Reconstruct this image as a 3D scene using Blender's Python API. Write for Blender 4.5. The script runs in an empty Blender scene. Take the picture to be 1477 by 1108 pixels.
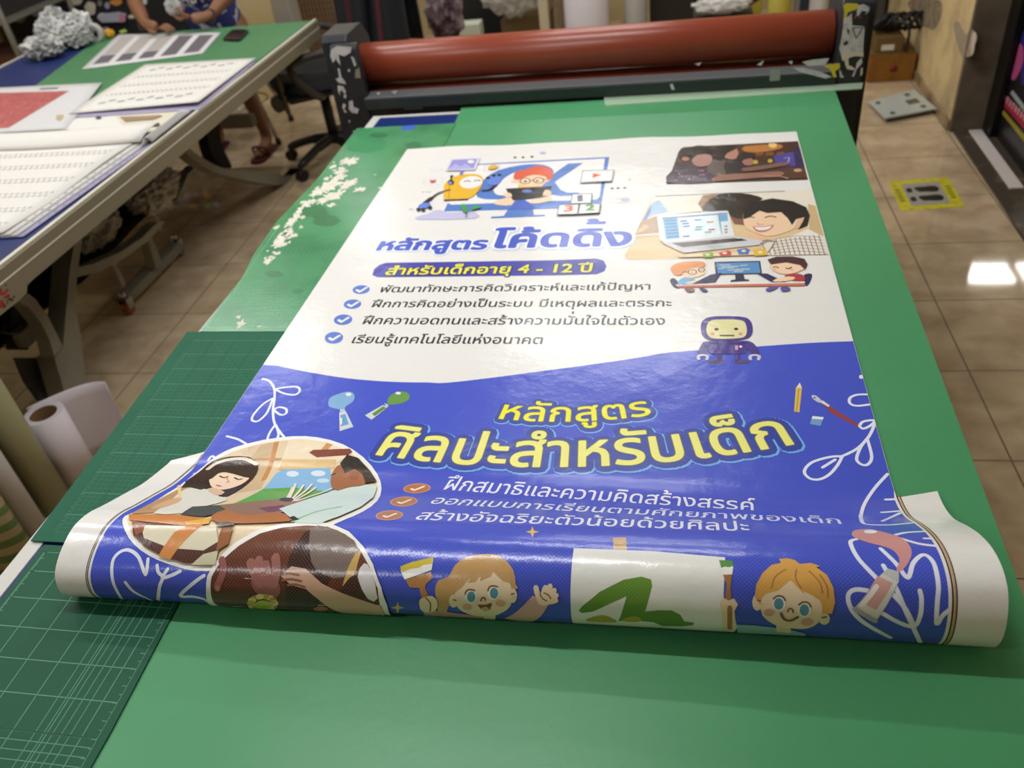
import bpy, bmesh, math, random
from mathutils import Vector, Matrix
from mathutils.bvhtree import BVHTree
from mathutils.geometry import tessellate_polygon
PI = math.pi
SC = bpy.context.scene
COL = SC.collection

# ------------------------------------------------------------------ camera
FPX, PITCH, ROLL, YAW = 1194.17, 0.64528819, -0.1396301, -0.25005245
_F = Vector((math.sin(YAW)*math.cos(PITCH), math.cos(YAW)*math.cos(PITCH), -math.sin(PITCH)))
_R0 = Vector((math.cos(YAW), -math.sin(YAW), 0)); _U0 = _R0.cross(_F)
_R = _R0*math.cos(ROLL) + _U0*math.sin(ROLL); _U = -_R0*math.sin(ROLL) + _U0*math.cos(ROLL)
EYE = Vector((0, 0, 1.67))
cam = bpy.data.cameras.new('camera'); camo = bpy.data.objects.new('camera', cam); COL.objects.link(camo)
cam.sensor_width = 36.0; cam.lens = FPX/1477*36; cam.clip_start = .02; cam.clip_end = 60
M = Matrix((( _R.x, _U.x, -_F.x, EYE.x), (_R.y, _U.y, -_F.y, EYE.y), (_R.z, _U.z, -_F.z, EYE.z), (0, 0, 0, 1)))
camo.matrix_world = M
cam.dof.use_dof = True; cam.dof.focus_distance = 1.22; cam.dof.aperture_fstop = 4.4
SC.camera = camo

def ray(px, py):
    return (_R*((px-738.5)/FPX) - _U*((py-554.0)/FPX) + _F)
def PZ(px, py, z):                      # the point of that view line at height z
    d = ray(px, py); return EYE + d*((z-EYE.z)/d.z)
def PX(px, py, x):
    d = ray(px, py); return EYE + d*((x-EYE.x)/d.x)
def PY(px, py, y):
    d = ray(px, py); return EYE + d*((y-EYE.y)/d.y)

# ------------------------------------------------------------------ world, exposure, lamps
SC.view_settings.view_transform = 'Standard'; SC.view_settings.look = 'None'
SC.view_settings.exposure = 0.06; SC.view_settings.gamma = 1.0
try: SC.view_settings.use_curve_mapping = False
except Exception: pass
w = bpy.data.worlds.new('world'); SC.world = w; w.use_nodes = True
w.node_tree.nodes['Background'].inputs[0].default_value = (.95, .97, 1.0, 1)
w.node_tree.nodes['Background'].inputs[1].default_value = 0.08
TUBE_W = 17.0          # watts of each ceiling tube
CEIL = 2.75
TUBES = [(-.75, 1.20), (-.40, 2.65), (-.40, 4.02), (-.40, 5.5), (-2.9, 1.20), (-2.9, 2.65), (-2.9, 4.02), (-2.9, 5.75), (-1.6, -.6)]  # last one: weaker lamp behind the camera, added to brighten the roll's front

# ------------------------------------------------------------------ colour and material helpers
def lin(c):
    return c/12.92 if c <= .04045 else ((c+.055)/1.055)**2.4
def rgb(r, g, b):
    return (lin(r/255), lin(g/255), lin(b/255), 1.0)
def mat(name, col, rough=.5, metal=0.0, noise=None, spec=.5, bump=None, trans=0.0, alpha=1.0, coat=0.0, ior=1.45):
    """plain principled; noise=(scale, second colour, detail, lo, hi) mixes a second colour in by noise; bump=(scale, strength)"""
    m = bpy.data.materials.new(name); m.use_nodes = True
    nt = m.node_tree; b = nt.nodes['Principled BSDF']
    b.inputs['Base Color'].default_value = rgb(*col)
    b.inputs['Roughness'].default_value = rough; b.inputs['Metallic'].default_value = metal
    b.inputs['Specular IOR Level'].default_value = spec; b.inputs['IOR'].default_value = ior
    b.inputs['Transmission Weight'].default_value = trans; b.inputs['Alpha'].default_value = alpha
    b.inputs['Coat Weight'].default_value = coat
    tc = None
    if noise or bump:
        tc = nt.nodes.new('ShaderNodeTexCoord')
    if noise:
        n = nt.nodes.new('ShaderNodeTexNoise'); n.inputs['Scale'].default_value = noise[0]; n.inputs['Detail'].default_value = noise[2]
        nt.links.new(tc.outputs['Object'], n.inputs['Vector'])
        r = nt.nodes.new('ShaderNodeValToRGB'); r.color_ramp.elements[0].position = noise[3]; r.color_ramp.elements[1].position = noise[4]
        r.color_ramp.elements[0].color = rgb(*col); r.color_ramp.elements[1].color = rgb(*noise[1])
        nt.links.new(n.outputs[0], r.inputs[0]); nt.links.new(r.outputs[0], b.inputs['Base Color'])
    if bump:
        n = nt.nodes.new('ShaderNodeTexNoise'); n.inputs['Scale'].default_value = bump[0]; n.inputs['Detail'].default_value = 3
        nt.links.new(tc.outputs['Object'], n.inputs['Vector'])
        bp = nt.nodes.new('ShaderNodeBump'); bp.inputs['Strength'].default_value = bump[1]; bp.inputs['Distance'].default_value = .01
        nt.links.new(n.outputs[0], bp.inputs['Height']); nt.links.new(bp.outputs[0], b.inputs['Normal'])
    return m
def emit(name, col, s):
    m = bpy.data.materials.new(name); m.use_nodes = True
    b = m.node_tree.nodes['Principled BSDF']
    b.inputs['Base Color'].default_value = rgb(*col)
    b.inputs['Emission Color'].default_value = rgb(*col); b.inputs['Emission Strength'].default_value = s
    return m

# ------------------------------------------------------------------ object helpers
class MB:
    """collects shapes into one mesh"""
    def __init__(s): s.bm = bmesh.new()
    def box(s, lo, hi, rot=None, bevel=0):
        lo, hi = Vector(lo), Vector(hi); c = (lo+hi)/2; h = (hi-lo)/2
        vs = []
        for k in range(8):
            v = Vector((h.x*(1 if k & 1 else -1), h.y*(1 if k & 2 else -1), h.z*(1 if k & 4 else -1)))
            if rot is not None: v = rot @ v
            vs.append(s.bm.verts.new(c+v))
        fs = [s.bm.faces.new([vs[i] for i in q]) for q in ((0,2,3,1),(4,5,7,6),(0,1,5,4),(2,6,7,3),(0,4,6,2),(1,3,7,5))]
        if bevel:
            es = list({e for f in fs for e in f.edges})
            bmesh.ops.bevel(s.bm, geom=es, offset=bevel, segments=2, affect='EDGES', profile=.6)
        return s
    def tube(s, pts, r, n=10, cap=True, closed=False):
        pts = [Vector(p) for p in pts]; m = len(pts)
        rs = r if isinstance(r, (list, tuple)) else [r]*m
        rings = []; up = None
        for i, p in enumerate(pts):
            a = pts[i-1] if (i or closed) else p; b = pts[(i+1) % m] if (i < m-1 or closed) else p
            t = (b-a).normalized()
            if up is None:
                up = Vector((0, 0, 1)) if abs(t.z) < .9 else Vector((1, 0, 0))
            x = t.cross(up).normalized(); y = x.cross(t).normalized(); up = y
            rings.append([s.bm.verts.new(p + (x*math.cos(2*PI*k/n) + y*math.sin(2*PI*k/n))*rs[i]) for k in range(n)])
        for i in range(m if closed else m-1):
            A, B = rings[i], rings[(i+1) % m]
            for k in range(n):
                f = s.bm.faces.new((A[k], A[(k+1) % n], B[(k+1) % n], B[k])); f.smooth = True
        if cap and not closed:
            s.bm.faces.new(rings[0][::-1]); s.bm.faces.new(rings[-1])
        return s
    def cyl(s, a, b, r, r2=None, n=24):
        return s.tube([a, b], [r, r if r2 is None else r2], n)
    def lathe(s, prof, c, n=32, axis='z', closed=False):
        c = Vector(c); rings = []
        for r, h in prof:
            rg = []
            for k in range(n):
                ca, sa = math.cos(2*PI*k/n)*r, math.sin(2*PI*k/n)*r
                v = {'z': (ca, sa, h), 'x': (h, ca, sa), 'y': (sa, h, ca)}[axis]
                rg.append(s.bm.verts.new(c+Vector(v)))
            rings.append(rg)
        m = len(rings)
        for i in range(m if closed else m-1):
            A, B = rings[i], rings[(i+1) % m]
            for k in range(n):
                f = s.bm.faces.new((A[k], A[(k+1) % n], B[(k+1) % n], B[k])); f.smooth = True
        return s
    def ball(s, c, r, sub=2, sc=(1, 1, 1)):
        ret = bmesh.ops.create_icosphere(s.bm, subdivisions=sub, radius=r)
        for v in ret['verts']:
            v.co = Vector((v.co.x*sc[0], v.co.y*sc[1], v.co.z*sc[2])) + Vector(c)
            for f in v.link_faces: f.smooth = True
        return s
    def prism(s, pts, off):
        """polygon of 3-D points pushed along off"""
        pts = [Vector(p) for p in pts]; off = Vector(off)
        a = [s.bm.verts.new(p) for p in pts]; b = [s.bm.verts.new(p+off) for p in pts]
        tris = tessellate_polygon([pts])
        for t in tris:
            try:
                s.bm.faces.new([a[i] for i in t]); s.bm.faces.new([b[i] for i in reversed(t)])
            except ValueError: pass
        n = len(pts)
        for i in range(n):
            s.bm.faces.new((a[i], b[i], b[(i+1) % n], a[(i+1) % n]))
        return s
    def flat(s, pts):
        pts = [Vector(p) for p in pts]
        a = [s.bm.verts.new(p) for p in pts]
        for t in tessellate_polygon([pts]):
            try: s.bm.faces.new([a[i] for i in t])
            except ValueError: pass
        return s
    def grid(s, fn, nu, nv, smooth=True):
        g = [[s.bm.verts.new(fn(i/nu, j/nv)) for j in range(nv+1)] for i in range(nu+1)]
        for i in range(nu):
            for j in range(nv):
                f = s.bm.faces.new((g[i][j], g[i+1][j], g[i+1][j+1], g[i][j+1])); f.smooth = smooth
        return s
    def line(s, a, b, wd, z=None):
        a, b = Vector(a), Vector(b); d = (b-a); n = Vector((-d.y, d.x, 0)).normalized()*wd/2
        s.bm.faces.new([s.bm.verts.new(p) for p in (a-n, b-n, b+n, a+n)]); return s
    def build(s, name, material, parent=None, recalc=True):
        if recalc: bmesh.ops.recalc_face_normals(s.bm, faces=s.bm.faces)
        me = bpy.data.meshes.new(name); s.bm.to_mesh(me); s.bm.free()
        for m in (material if isinstance(material, (list, tuple)) else [material]): me.materials.append(m)
        return link(name, me, parent)
def link(name, me, parent=None):
    o = bpy.data.objects.new(name, me); COL.objects.link(o)
    if parent is not None:
        o.parent = parent
        bpy_root = parent
        off = Vector((0, 0, 0))
        while bpy_root is not None: off += bpy_root.location; bpy_root = bpy_root.parent
        if me is not None and off.length > 0: me.transform(Matrix.Translation(-off))
    return o
def tag(o, label, cat, group=None):
    o['label'] = label; o['category'] = cat
    if group: o['group'] = group
    return o
def struct(o, label=None):
    o['kind'] = 'structure'
    return o
def thing(name, label, cat, loc=(0, 0, 0), group=None):
    o = bpy.data.objects.new(name, None); COL.objects.link(o); o.location = loc; o.empty_display_size = .05
    return tag(o, label, cat, group)
def copy_tree(o, parent=None):
    c = o.copy(); COL.objects.link(c)
    if parent is not None: c.parent = parent
    for ch in list(o.children): copy_tree(ch, c)
    return c
def solid(o, t, off=0):
    m = o.modifiers.new('thickness', 'SOLIDIFY'); m.thickness = t; m.offset = off; return o
def sm(pts, n=4, closed=True):
    """Catmull-Rom through the points"""
    out = []; m = len(pts)
    P = [tuple(p) for p in pts]
    for i in range(m if closed else m-1):
        p0 = P[(i-1) % m] if (closed or i) else P[i]; p1 = P[i]; p2 = P[(i+1) % m]; p3 = P[(i+2) % m] if (closed or i+2 < m) else P[(i+1) % m]
        for k in range(n):
            t = k/n
            out.append(tuple(.5*((2*b)+(-a+c)*t+(2*a-5*b+4*c-d)*t*t+(-a+3*b-3*c+d)*t**3) for a, b, c, d in zip(p0, p1, p2, p3)))
    if not closed: out.append(P[-1])
    return out
RND = random.Random(7)

# ------------------------------------------------------------------ ceiling lamps
white_metal = mat('white_enamel', (225, 225, 220), .4)
tube_glow = emit('tube_glow', (255, 250, 240), 6.0)
for i, (x, y) in enumerate(TUBES):
    t = thing('ceiling_light', '', 'light', (x, y, CEIL), 'fluorescent ceiling lights')
    t['label'] = 'white fluorescent batten light on the ceiling above the workshop'
    MB().box((x-.63, y-.05, CEIL-.05), (x+.63, y+.05, CEIL-.001), bevel=.006).build('housing', white_metal, t)
    MB().cyl((x-.6, y, CEIL-.075), (x+.6, y, CEIL-.075), .014, n=10).build('tube', tube_glow, t)
    la = bpy.data.lights.new('tube_light', 'AREA'); la.shape = 'RECTANGLE'; la.size = 1.2; la.size_y = .05
    la.energy = TUBE_W*(.55 if y < 0 else 1); la.color = (.97, .985, 1.0)
    lo = bpy.data.objects.new('tube_light', la); COL.objects.link(lo); lo.parent = t; lo.location = (0, 0, -.095)
# ------------------------------------------------------------------ the room
def tile_mat():
    m = mat('beige_tile', (176, 154, 124), .05)
    nt = m.node_tree; b = nt.nodes['Principled BSDF']
    tc = nt.nodes.new('ShaderNodeTexCoord')
    n = nt.nodes.new('ShaderNodeTexNoise'); n.inputs['Scale'].default_value = 7; n.inputs['Detail'].default_value = 8; n.inputs['Distortion'].default_value = .3
    mp0 = nt.nodes.new('ShaderNodeMapping'); mp0.inputs['Scale'].default_value = (1, 1.1, 1)
    nt.links.new(tc.outputs['Object'], mp0.inputs[0]); nt.links.new(mp0.outputs[0], n.inputs['Vector'])
    r = nt.nodes.new('ShaderNodeValToRGB'); r.color_ramp.elements[0].position = .3; r.color_ramp.elements[1].position = .72
    r.color_ramp.elements[0].color = rgb(168, 144, 114); r.color_ramp.elements[1].color = rgb(204, 182, 150)
    nt.links.new(n.outputs[0], r.inputs[0])
    mp = nt.nodes.new('ShaderNodeMapping'); T = .409; th = .021
    ox, oy = .872*math.cos(th)+2.655*math.sin(th), -.872*math.sin(th)+2.655*math.cos(th)
    mp.inputs['Rotation'].default_value = (0, 0, -th)
    mp.inputs['Location'].default_value = (-ox/T, -oy/T, 0); mp.inputs['Scale'].default_value = (1/T, 1/T, 1)
    nt.links.new(tc.outputs['Object'], mp.inputs[0])
    br = nt.nodes.new('ShaderNodeTexBrick'); br.offset = 0; br.squash = 1
    br.inputs['Scale'].default_value = 1; br.inputs['Mortar Size'].default_value = .006; br.inputs['Brick Width'].default_value = 1; br.inputs['Row Height'].default_value = 1
    br.inputs['Mortar Smooth'].default_value = .2
    nt.links.new(mp.outputs[0], br.inputs['Vector'])
    br.inputs['Mortar'].default_value = rgb(92, 74, 56)
    nt.links.new(r.outputs[0], br.inputs['Color1']); nt.links.new(r.outputs[0], br.inputs['Color2'])
    nt.links.new(br.outputs['Color'], b.inputs['Base Color'])
    mr = nt.nodes.new('ShaderNodeMath'); mr.operation = 'MULTIPLY_ADD'; mr.inputs[1].default_value = .5; mr.inputs[2].default_value = .05
    nt.links.new(br.outputs['Fac'], mr.inputs[0]); nt.links.new(mr.outputs[0], b.inputs['Roughness'])
    return m
def dirty_wall():
    m = mat('dirty_cream_paint', (206, 184, 134), .6)
    nt = m.node_tree; b = nt.nodes['Principled BSDF']
    tc = nt.nodes.new('ShaderNodeTexCoord')
    n = nt.nodes.new('ShaderNodeTexNoise'); n.inputs['Scale'].default_value = 3.2; n.inputs['Detail'].default_value = 7; n.inputs['Roughness'].default_value = .6
    nt.links.new(tc.outputs['Object'], n.inputs['Vector'])
    r = nt.nodes.new('ShaderNodeValToRGB'); r.color_ramp.elements[0].position = .42; r.color_ramp.elements[1].position = .7
    r.color_ramp.elements[0].color = rgb(212, 188, 138); r.color_ramp.elements[1].color = rgb(150, 130, 98)
    nt.links.new(n.outputs[0], r.inputs[0]); nt.links.new(r.outputs[0], b.inputs['Base Color'])
    return m
M_tile = tile_mat(); M_wall = mat('cream_paint', (206, 186, 140), .6, noise=(2.0, (186, 160, 112), 4, .45, .8))
M_dirty = dirty_wall(); M_ceil = mat('ceiling_white', (225, 224, 218), .8)
M_black = mat('black_frame', (16, 16, 17), .3); M_greyw = mat('grey_render', (112, 100, 84), .7, noise=(9, (84, 74, 62), 5, .4, .75))
M_dark = mat('threshold_dark', (66, 58, 48), .5, noise=(14, (120, 104, 78), 5, .55, .8))
struct(MB().box((-5.2, -2.7, -.12), (5.5, 9.2, 0)).build('floor', M_tile))
struct(MB().box((-5.2, -2.7, CEIL), (5.5, 9.2, CEIL+.1)).build('ceiling', M_ceil))
struct(MB().box((-5.2, 6.62, 0), (1.40, 6.74, CEIL)).build('wall_back', M_wall))
struct(MB().box((-4.62, -2.7, 0), (-4.5, 6.62, CEIL)).build('wall_left', M_wall))
struct(MB().box((-4.5, -2.7, 0), (5.5, -2.58, CEIL)).build('wall_front', M_wall))
struct(MB().box((1.262, 4.19, 0), (1.398, 6.62, CEIL)).build('wall_right', M_dirty))
struct(MB().box((1.262, -2.58, 0), (1.398, 1.6, CEIL)).build('wall_right_near', M_dirty))
struct(MB().box((-4.5, 5.28, 0), (-2.56, 5.40, CEIL)).build('wall_partition', M_wall))
struct(MB().box((-2.56, 5.27, 0), (-2.44, 5.41, CEIL), bevel=.008).build('trim_1', mat('grey_post', (150, 146, 134), .5)))
struct(MB().box((1.258, 4.165, 0), (1.402, 4.19, CEIL), bevel=.004).build('trim_2', M_greyw))
struct(MB().box((1.402, 4.06, 0.012), (1.47, 4.19, CEIL), bevel=.004).build('door_1', M_black))
struct(MB().box((1.250, 4.19, 0), (1.262, 6.62, .05), bevel=.003).build('baseboard_right', mat('skirting', (158, 134, 100), .4, noise=(8, (110, 92, 68), 4, .4, .7))))
# dark threshold strip of the doorway with a pale bar let into it
struct(MB().box((1.272, 1.6, 0), (1.62, 4.165, .010), bevel=.003).build('trim_3', M_dark))
struct(MB().box((1.336, 3.50, .010), (1.392, 4.145, .016), bevel=.002).build('trim_4', mat('pale_bar', (206, 196, 192), .5)))
struct(MB().box((4.9, -2.58, 0), (5.0, 9.2, CEIL)).build('wall_far_right', M_wall))
struct(MB().box((1.40, 9.0, 0), (4.9, 9.1, CEIL)).build('wall_far_back', M_wall))
# grime marks and bare render on the cream wall: flat worn patches of the paint
def wall_patch(pts, m, dx):
    q = [PX(x, y, 1.262) for x, y in sm(pts, 3)]
    return MB().prism([(1.2622, p.y, p.z) for p in q], (-dx, 0, 0)), m
pa, _m = wall_patch([(1376, 35), (1384, 32), (1392, 50), (1400, 42), (1407, 50), (1404, 75), (1398, 82), (1392, 82), (1392, 92), (1385, 75), (1380, 60)], None, .0012)
struct(pa.build('trim_5', mat('scraped_grey', (150, 134, 112), .8, noise=(30, (160, 145, 125), 4, .4, .7))))
pa, _m = wall_patch([(1403, 50), (1407, 46), (1409, 56), (1406, 66), (1405, 74), (1402, 80), (1401, 70), (1402, 60)], None, .0024)
struct(pa.build('trim_6', mat('bare_plaster', (190, 178, 162), .8)))
pa, _m = wall_patch([(1312, 0), (1355, 0), (1358, 20), (1348, 42), (1338, 40), (1322, 34), (1315, 20)], None, .0012)
struct(pa.build('trim_7', mat('smoke_grime', (108, 96, 78), .8, noise=(22, (150, 132, 102), 5, .35, .7))))
# unseen lit panels added beyond the doorway for the bright patch mirrored in the tiles
panel_glow = emit('panel_glow', (255, 252, 246), 22.0)
for (x0, x1, y0, y1), lb in (((2.66, 3.05, 7.28, 7.62), 'unseen lit panel added for the tile reflection, nearer the doorway'), ((3.14, 3.6, 7.28, 7.62), 'unseen lit panel added for the tile reflection, farther from the doorway'),):
    t = thing('added_panel_light', lb, 'light', ((x0+x1)/2, (y0+y1)/2, CEIL), 'unseen lit panels added for the tile reflection')
    MB().box((x0-.02, y0-.02, CEIL-.03), (x1+.02, y1+.02, CEIL-.001)).build('frame', white_metal, t)
    MB().box((x0, y0, CEIL-.036), (x1, y1, CEIL-.031)).build('diffuser', panel_glow, t)

# ------------------------------------------------------------------ floor things at the right
M_yel = mat('yellow_vinyl', (206, 196, 48), .35, noise=(40, (176, 160, 40), 3, .45, .7))
M_grey = mat('grey_vinyl', (158, 154, 148), .4); M_ink = mat('black_ink', (28, 24, 20), .45)
st = thing('floor_sticker', 'yellow-edged floor sticker with two black shoe prints on the beige tiles', 'sticker', (1.014, 3.5, 0))
A, B, C_, D = [PZ(*p, 0.0) for p in ((1281, 262), (1367, 256), (1392, 298), (1300, 305))]
def quad_at(a, b, c, d, u, v): return a.lerp(b, u).lerp(d.lerp(c, u), v)
SQ = lambda u, v, z: Vector((*quad_at(A, B, C_, D, u, v).xy, z))
MB().prism([SQ(0, 0, .0002), SQ(1, 0, .0002), SQ(1, 1, .0002), SQ(0, 1, .0002)], (0, 0, .0008)).build('yellow_border', M_yel, st)
MB().prism([SQ(.19, .14, .0012), SQ(.81, .14, .0012), SQ(.81, .86, .0012), SQ(.19, .86, .0012)], (0, 0, .0004)).build('grey_field', M_grey, st)
for v0 in (.36, .66):
    mb = MB()
    sole = [(.36, v0-.05), (.42, v0-.095), (.52, v0-.09), (.62, v0-.1), (.72, v0-.085), (.755, v0), (.72, v0+.09), (.62, v0+.1), (.52, v0+.08), (.42, v0+.07)]
    heel = [(.23, v0-.055), (.28, v0-.075), (.315, v0-.06), (.315, v0+.055), (.28, v0+.07), (.23, v0+.05)]
    for q in (sole, heel): mb.prism([SQ(u, v, .0018) for u, v in sm(q, 3)], (0, 0, .0003))
    mb.build('shoe_print', M_ink, st)
for k in range(5):
    mb = MB(); mb2 = MB()
    mb.prism([SQ(.05+.0, .30+.09*k, .0012), SQ(.13, .30+.09*k, .0012), SQ(.13, .34+.09*k, .0012), SQ(.05, .34+.09*k, .0012)], (0, 0, .0003))
    mb2.prism([SQ(.87, .30+.09*k, .0012), SQ(.95, .30+.09*k, .0012), SQ(.95, .34+.09*k, .0012), SQ(.87, .34+.09*k, .0012)], (0, 0, .0003))
    fi = bpy.data.materials.get('faded_ink') or mat('faded_ink', (96, 88, 30), .5)
    mb.build('worn_letter', fi, st); mb2.build('worn_letter', fi, st)
# bathroom scale
sc_ = thing('bathroom_scale', 'pale glass bathroom scale lying on the floor by the cream wall', 'scale', (1.11, 4.57, 0))
A, B, C_, D = [PZ(*p, .03) for p in ((1253, 146), (1318, 129), (1351, 156), (1277, 170))]
SQ = lambda u, v, z: Vector((*quad_at(A, B, C_, D, u, v).xy, z))
MB().prism([SQ(.08, .08, .0), SQ(.92, .08, .0), SQ(.92, .92, .0), SQ(.08, .92, .0)], (0, 0, .022)).build('base', mat('grey_plastic', (90, 92, 92), .5), sc_)
MB().prism([SQ(u, v, .022) for u, v in sm([(.0, .04), (.04, 0), (.96, 0), (1, .04), (1, .96), (.96, 1), (.04, 1), (0, .96)], 2)], (0, 0, .008)).build('glass_plate', mat('pale_glass', (176, 182, 176), .08), sc_)
for u, v in ((.13, .2), (.78, .16), (.82, .82), (.2, .84)):
    MB().prism([SQ(u+.055*math.cos(a*PI/8), v+.075*math.sin(a*PI/8), .0302) for a in range(16)], (0, 0, .0006)).build('metal_pad', mat('dull_metal', (110, 112, 110), .4, .6), sc_)
MB().prism([SQ(.62, .4, .0302), SQ(.86, .4, .0302), SQ(.86, .62, .0302), SQ(.62, .62, .0302)], (0, 0, .0006)).build('display', mat('display_dark', (86, 88, 76), .2), sc_)
# cartons against the wall
M_card = mat('brown_cardboard', (136, 90, 24), .75, noise=(25, (120, 78, 20), 3, .4, .7)); M_card2 = mat('old_cardboard', (104, 80, 38), .75)
bx = thing('cardboard_box', 'brown cardboard box with a round red mark on the floor by the cream wall', 'box', (1.13, 5.06, 0))
MB().box((1.005, 4.93, 0), (1.243, 5.2, .148), bevel=.004).build('carton', M_card, bx)
MB().lathe([(0, 0), (.020, 0), (.020, -.001), (0, -.001)], (1.135, 4.9295, .07), 20, 'y').build('red_mark', mat('red_ink', (120, 30, 24), .6), bx)
MB().box((1.0, 4.93, .1485), (1.243, 5.2, .152)).build('lid_flap', M_card2, bx)
bx2 = thing('cardboard_box', 'small dull brown box with a white label on top of the larger carton', 'box', (1.09, 5.02, .152))
MB().box((1.03, 4.95, .1525), (1.17, 5.12, .235), bevel=.003).build('carton', M_card2, bx2)
MB().box((1.06, 4.9485, .165), (1.125, 4.9497, .195)).build('label_sticker', mat('label_white', (210, 206, 196), .6), bx2)
# black cable bundle over the cartons
cb = MB()
for k in range(7):
    x0 = 1.0+.03*k
    cb.tube(sm([(x0, 5.02, .245+.01*(k % 3)), (x0+.03, 4.99, .30+.02*(k % 2)), (x0+.08, 5.03, .33), (x0+.12, 5.0, .27), (x0+.1, 5.06, .246)], 5, False), .010, 8)
cb.tube(sm([(1.10, 5.0, .30), (1.17, 4.93, .30), (1.185, 4.92, .22), (1.18, 4.918, .16)], 5, False), .008, 8)
cb.ball((1.07, 5.05, .275), .05, 2, (1.2, .7, .7))
tag(cb.build('cable_bundle', mat('black_rubber', (18, 18, 20), .5)), 'bundle of black cables lying on the small brown box in the corner', 'cable')
cb = MB().tube(sm([(1.02, 5.35, 0.01), (1.03, 5.3, .5), (1.06, 5.26, 1.0), (1.10, 5.28, 1.5)], 5, False), .012, 8).tube(sm([(1.09, 5.38, .01), (1.06, 5.3, .4), (1.00, 5.3, .8), (1.02, 5.3, 1.5)], 5, False), .010, 8)
tag(cb.build('hanging_cable', mat('black_cable', (26, 25, 25), .5)), 'two black cables hanging down behind the brown boxes', 'cable')
# dark poster stand in the doorway
ps = thing('poster_board', 'dark poster board with pink fruit and red lettering strip standing in the doorway', 'poster', (1.45, 3.7, .01))
MB().prism([(1.432, 3.62, .012), (1.432, 4.05, .012), (1.432, 4.05, .62), (1.432, 3.62, .22)], (.03, 0, 0)).build('board', mat('poster_black', (24, 22, 24), .25), ps)
def poster(px, name, col, lift, n=3, smooth=True):
    q = [PX(x, y, 1.43) for x, y in (sm(px, n) if smooth else px)]
    q = [(1.4318, min(4.045, max(3.63, p.y)), min(.205+.93*(min(4.045, max(3.63, p.y))-3.62), max(.02, p.z))) for p in q]
    return MB().prism(q, (-.0006*lift, 0, 0)).build(name, mat('print_'+name, col, .35), ps)
poster([(1468, 52), (1480, 45), (1500, 60), (1500, 105), (1480, 120), (1472, 118), (1474, 80)], 'blue_shape', (42, 36, 110), 1)
poster([(1451, 72), (1457, 62), (1466, 60), (1475, 68), (1475, 88), (1470, 104), (1462, 116), (1456, 108), (1451, 92)], 'pink_fruit', (172, 74, 122), 2)
poster([(1455, 58), (1460, 46), (1464, 43), (1470, 46), (1468, 57), (1462, 64)], 'green_leaf', (110, 152, 62), 3)
poster([(1442, 147), (1446, 132), (1500, 175), (1500, 212)], 'red_strip', (160, 34, 60), 1, smooth=False)
poster([(1440, 158), (1442, 153), (1500, 222), (1500, 234)], 'yellow_line', (150, 136, 40), 1, smooth=False)
poster([(1457, 135), (1460, 130), (1500, 160), (1500, 172)], 'grey_strip', (150, 160, 160), 2, smooth=False)
mb = MB()
for k in range(8):
    a = PX(1446+4*k, 146+4.1*k, 1.43); hgt = .030
    mb.box((1.4306, a.y-.012, a.z-hgt/2+.02), (1.4316, a.y-.004, a.z+hgt/2+.02)).box((1.4306, a.y-.02, a.z+(hgt/2-.008 if k % 2 else -.004)+.02), (1.4316, a.y-.008, a.z+(hgt/2 if k % 2 else .004)+.02))
mb.build('white_lettering', mat('print_white', (222, 190, 196), .4), ps)
# ------------------------------------------------------------------ main work table
M_frame = mat('white_frame', (206, 204, 198), .4)
M_blue = mat('blue_laminate', (20, 44, 110), .3)
M_dgrey = mat('dark_grey_paint', (52, 54, 58), .45, noise=(18, (40, 42, 46), 4, .4, .7))
wt = thing('work_table', 'long white work table with a blue top under the green mats', 'table', (-.3, 1.3, 0))
MB().box((-1.02, -.45, .70), (.42, 2.672, .7395), bevel=.003).build('tabletop', M_frame, wt)
MB().box((-1.005, -.43, .7397), (.40, 2.655, .7435)).build('blue_top', M_blue, wt)
MB().box((-1.035, -.45, .7396), (-1.0055, 2.672, .7455), bevel=.002).build('edge_trim', M_frame, wt)
MB().box((-1.005, 2.6555, .7396), (-.70, 2.672, .7455), bevel=.002).build('edge_trim', M_frame, wt)
for x, y in ((-.93, -.38), (.34, -.38), (-.93, 1.2), (.34, 1.2), (-.93, 2.5), (.34, 2.5)):
    MB().box((x-.03, y-.03, 0), (x+.03, y+.03, .6995), bevel=.004).build('leg', M_frame, wt)
MB().box((-.96, 1.17, .62), (.37, 1.23, .699)).build('apron', M_frame, wt)

# ------------------------------------------------------------------ green mats
def green_mat(name, col, col2, rough, sc):
    return mat(name, col, rough, noise=(sc, col2, 5, .42, .75), bump=(60, .03))
M_sheet = green_mat('green_sheet', (74, 150, 100), (68, 142, 94), .36, 3)
M_worn = green_mat('worn_green', (76, 148, 100), (54, 122, 82), .24, 9)
M_mid = green_mat('grid_mat_green', (22, 94, 68), (18, 88, 62), .6, 5)
M_low = green_mat('lower_mat_green', (22, 84, 58), (18, 78, 54), .55, 5)
for _m in (M_mid, M_low): _m.node_tree.nodes['Principled BSDF'].inputs['Specular IOR Level'].default_value = .3
M_line = mat('grid_line', (88, 148, 116), .5); M_line2 = mat('grid_line_faint', (48, 116, 86), .5)
gs = MB()
gp = [(-.735, -.44), (.432, -.44), (.434, .757), (.457, 2.702), (-.73, 2.70), (-.722, 2.55)]
gs.prism([(x, y, .7440) for x, y in gp], (0, 0, .0034))
sheet = tag(gs.build('cutting_sheet', M_sheet), 'big plain green cutting sheet covering the work table under the banner', 'cutting mat')
sheet_top = .7474
def mat_thing(name, pts, m, label, z0=.7476, t=.0024):
    o = tag(MB().prism([(x, y, z0) for x, y in pts], (0, 0, t)).build(name, m), label, 'cutting mat', 'cutting mats along the left edge')
    return o
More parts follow.
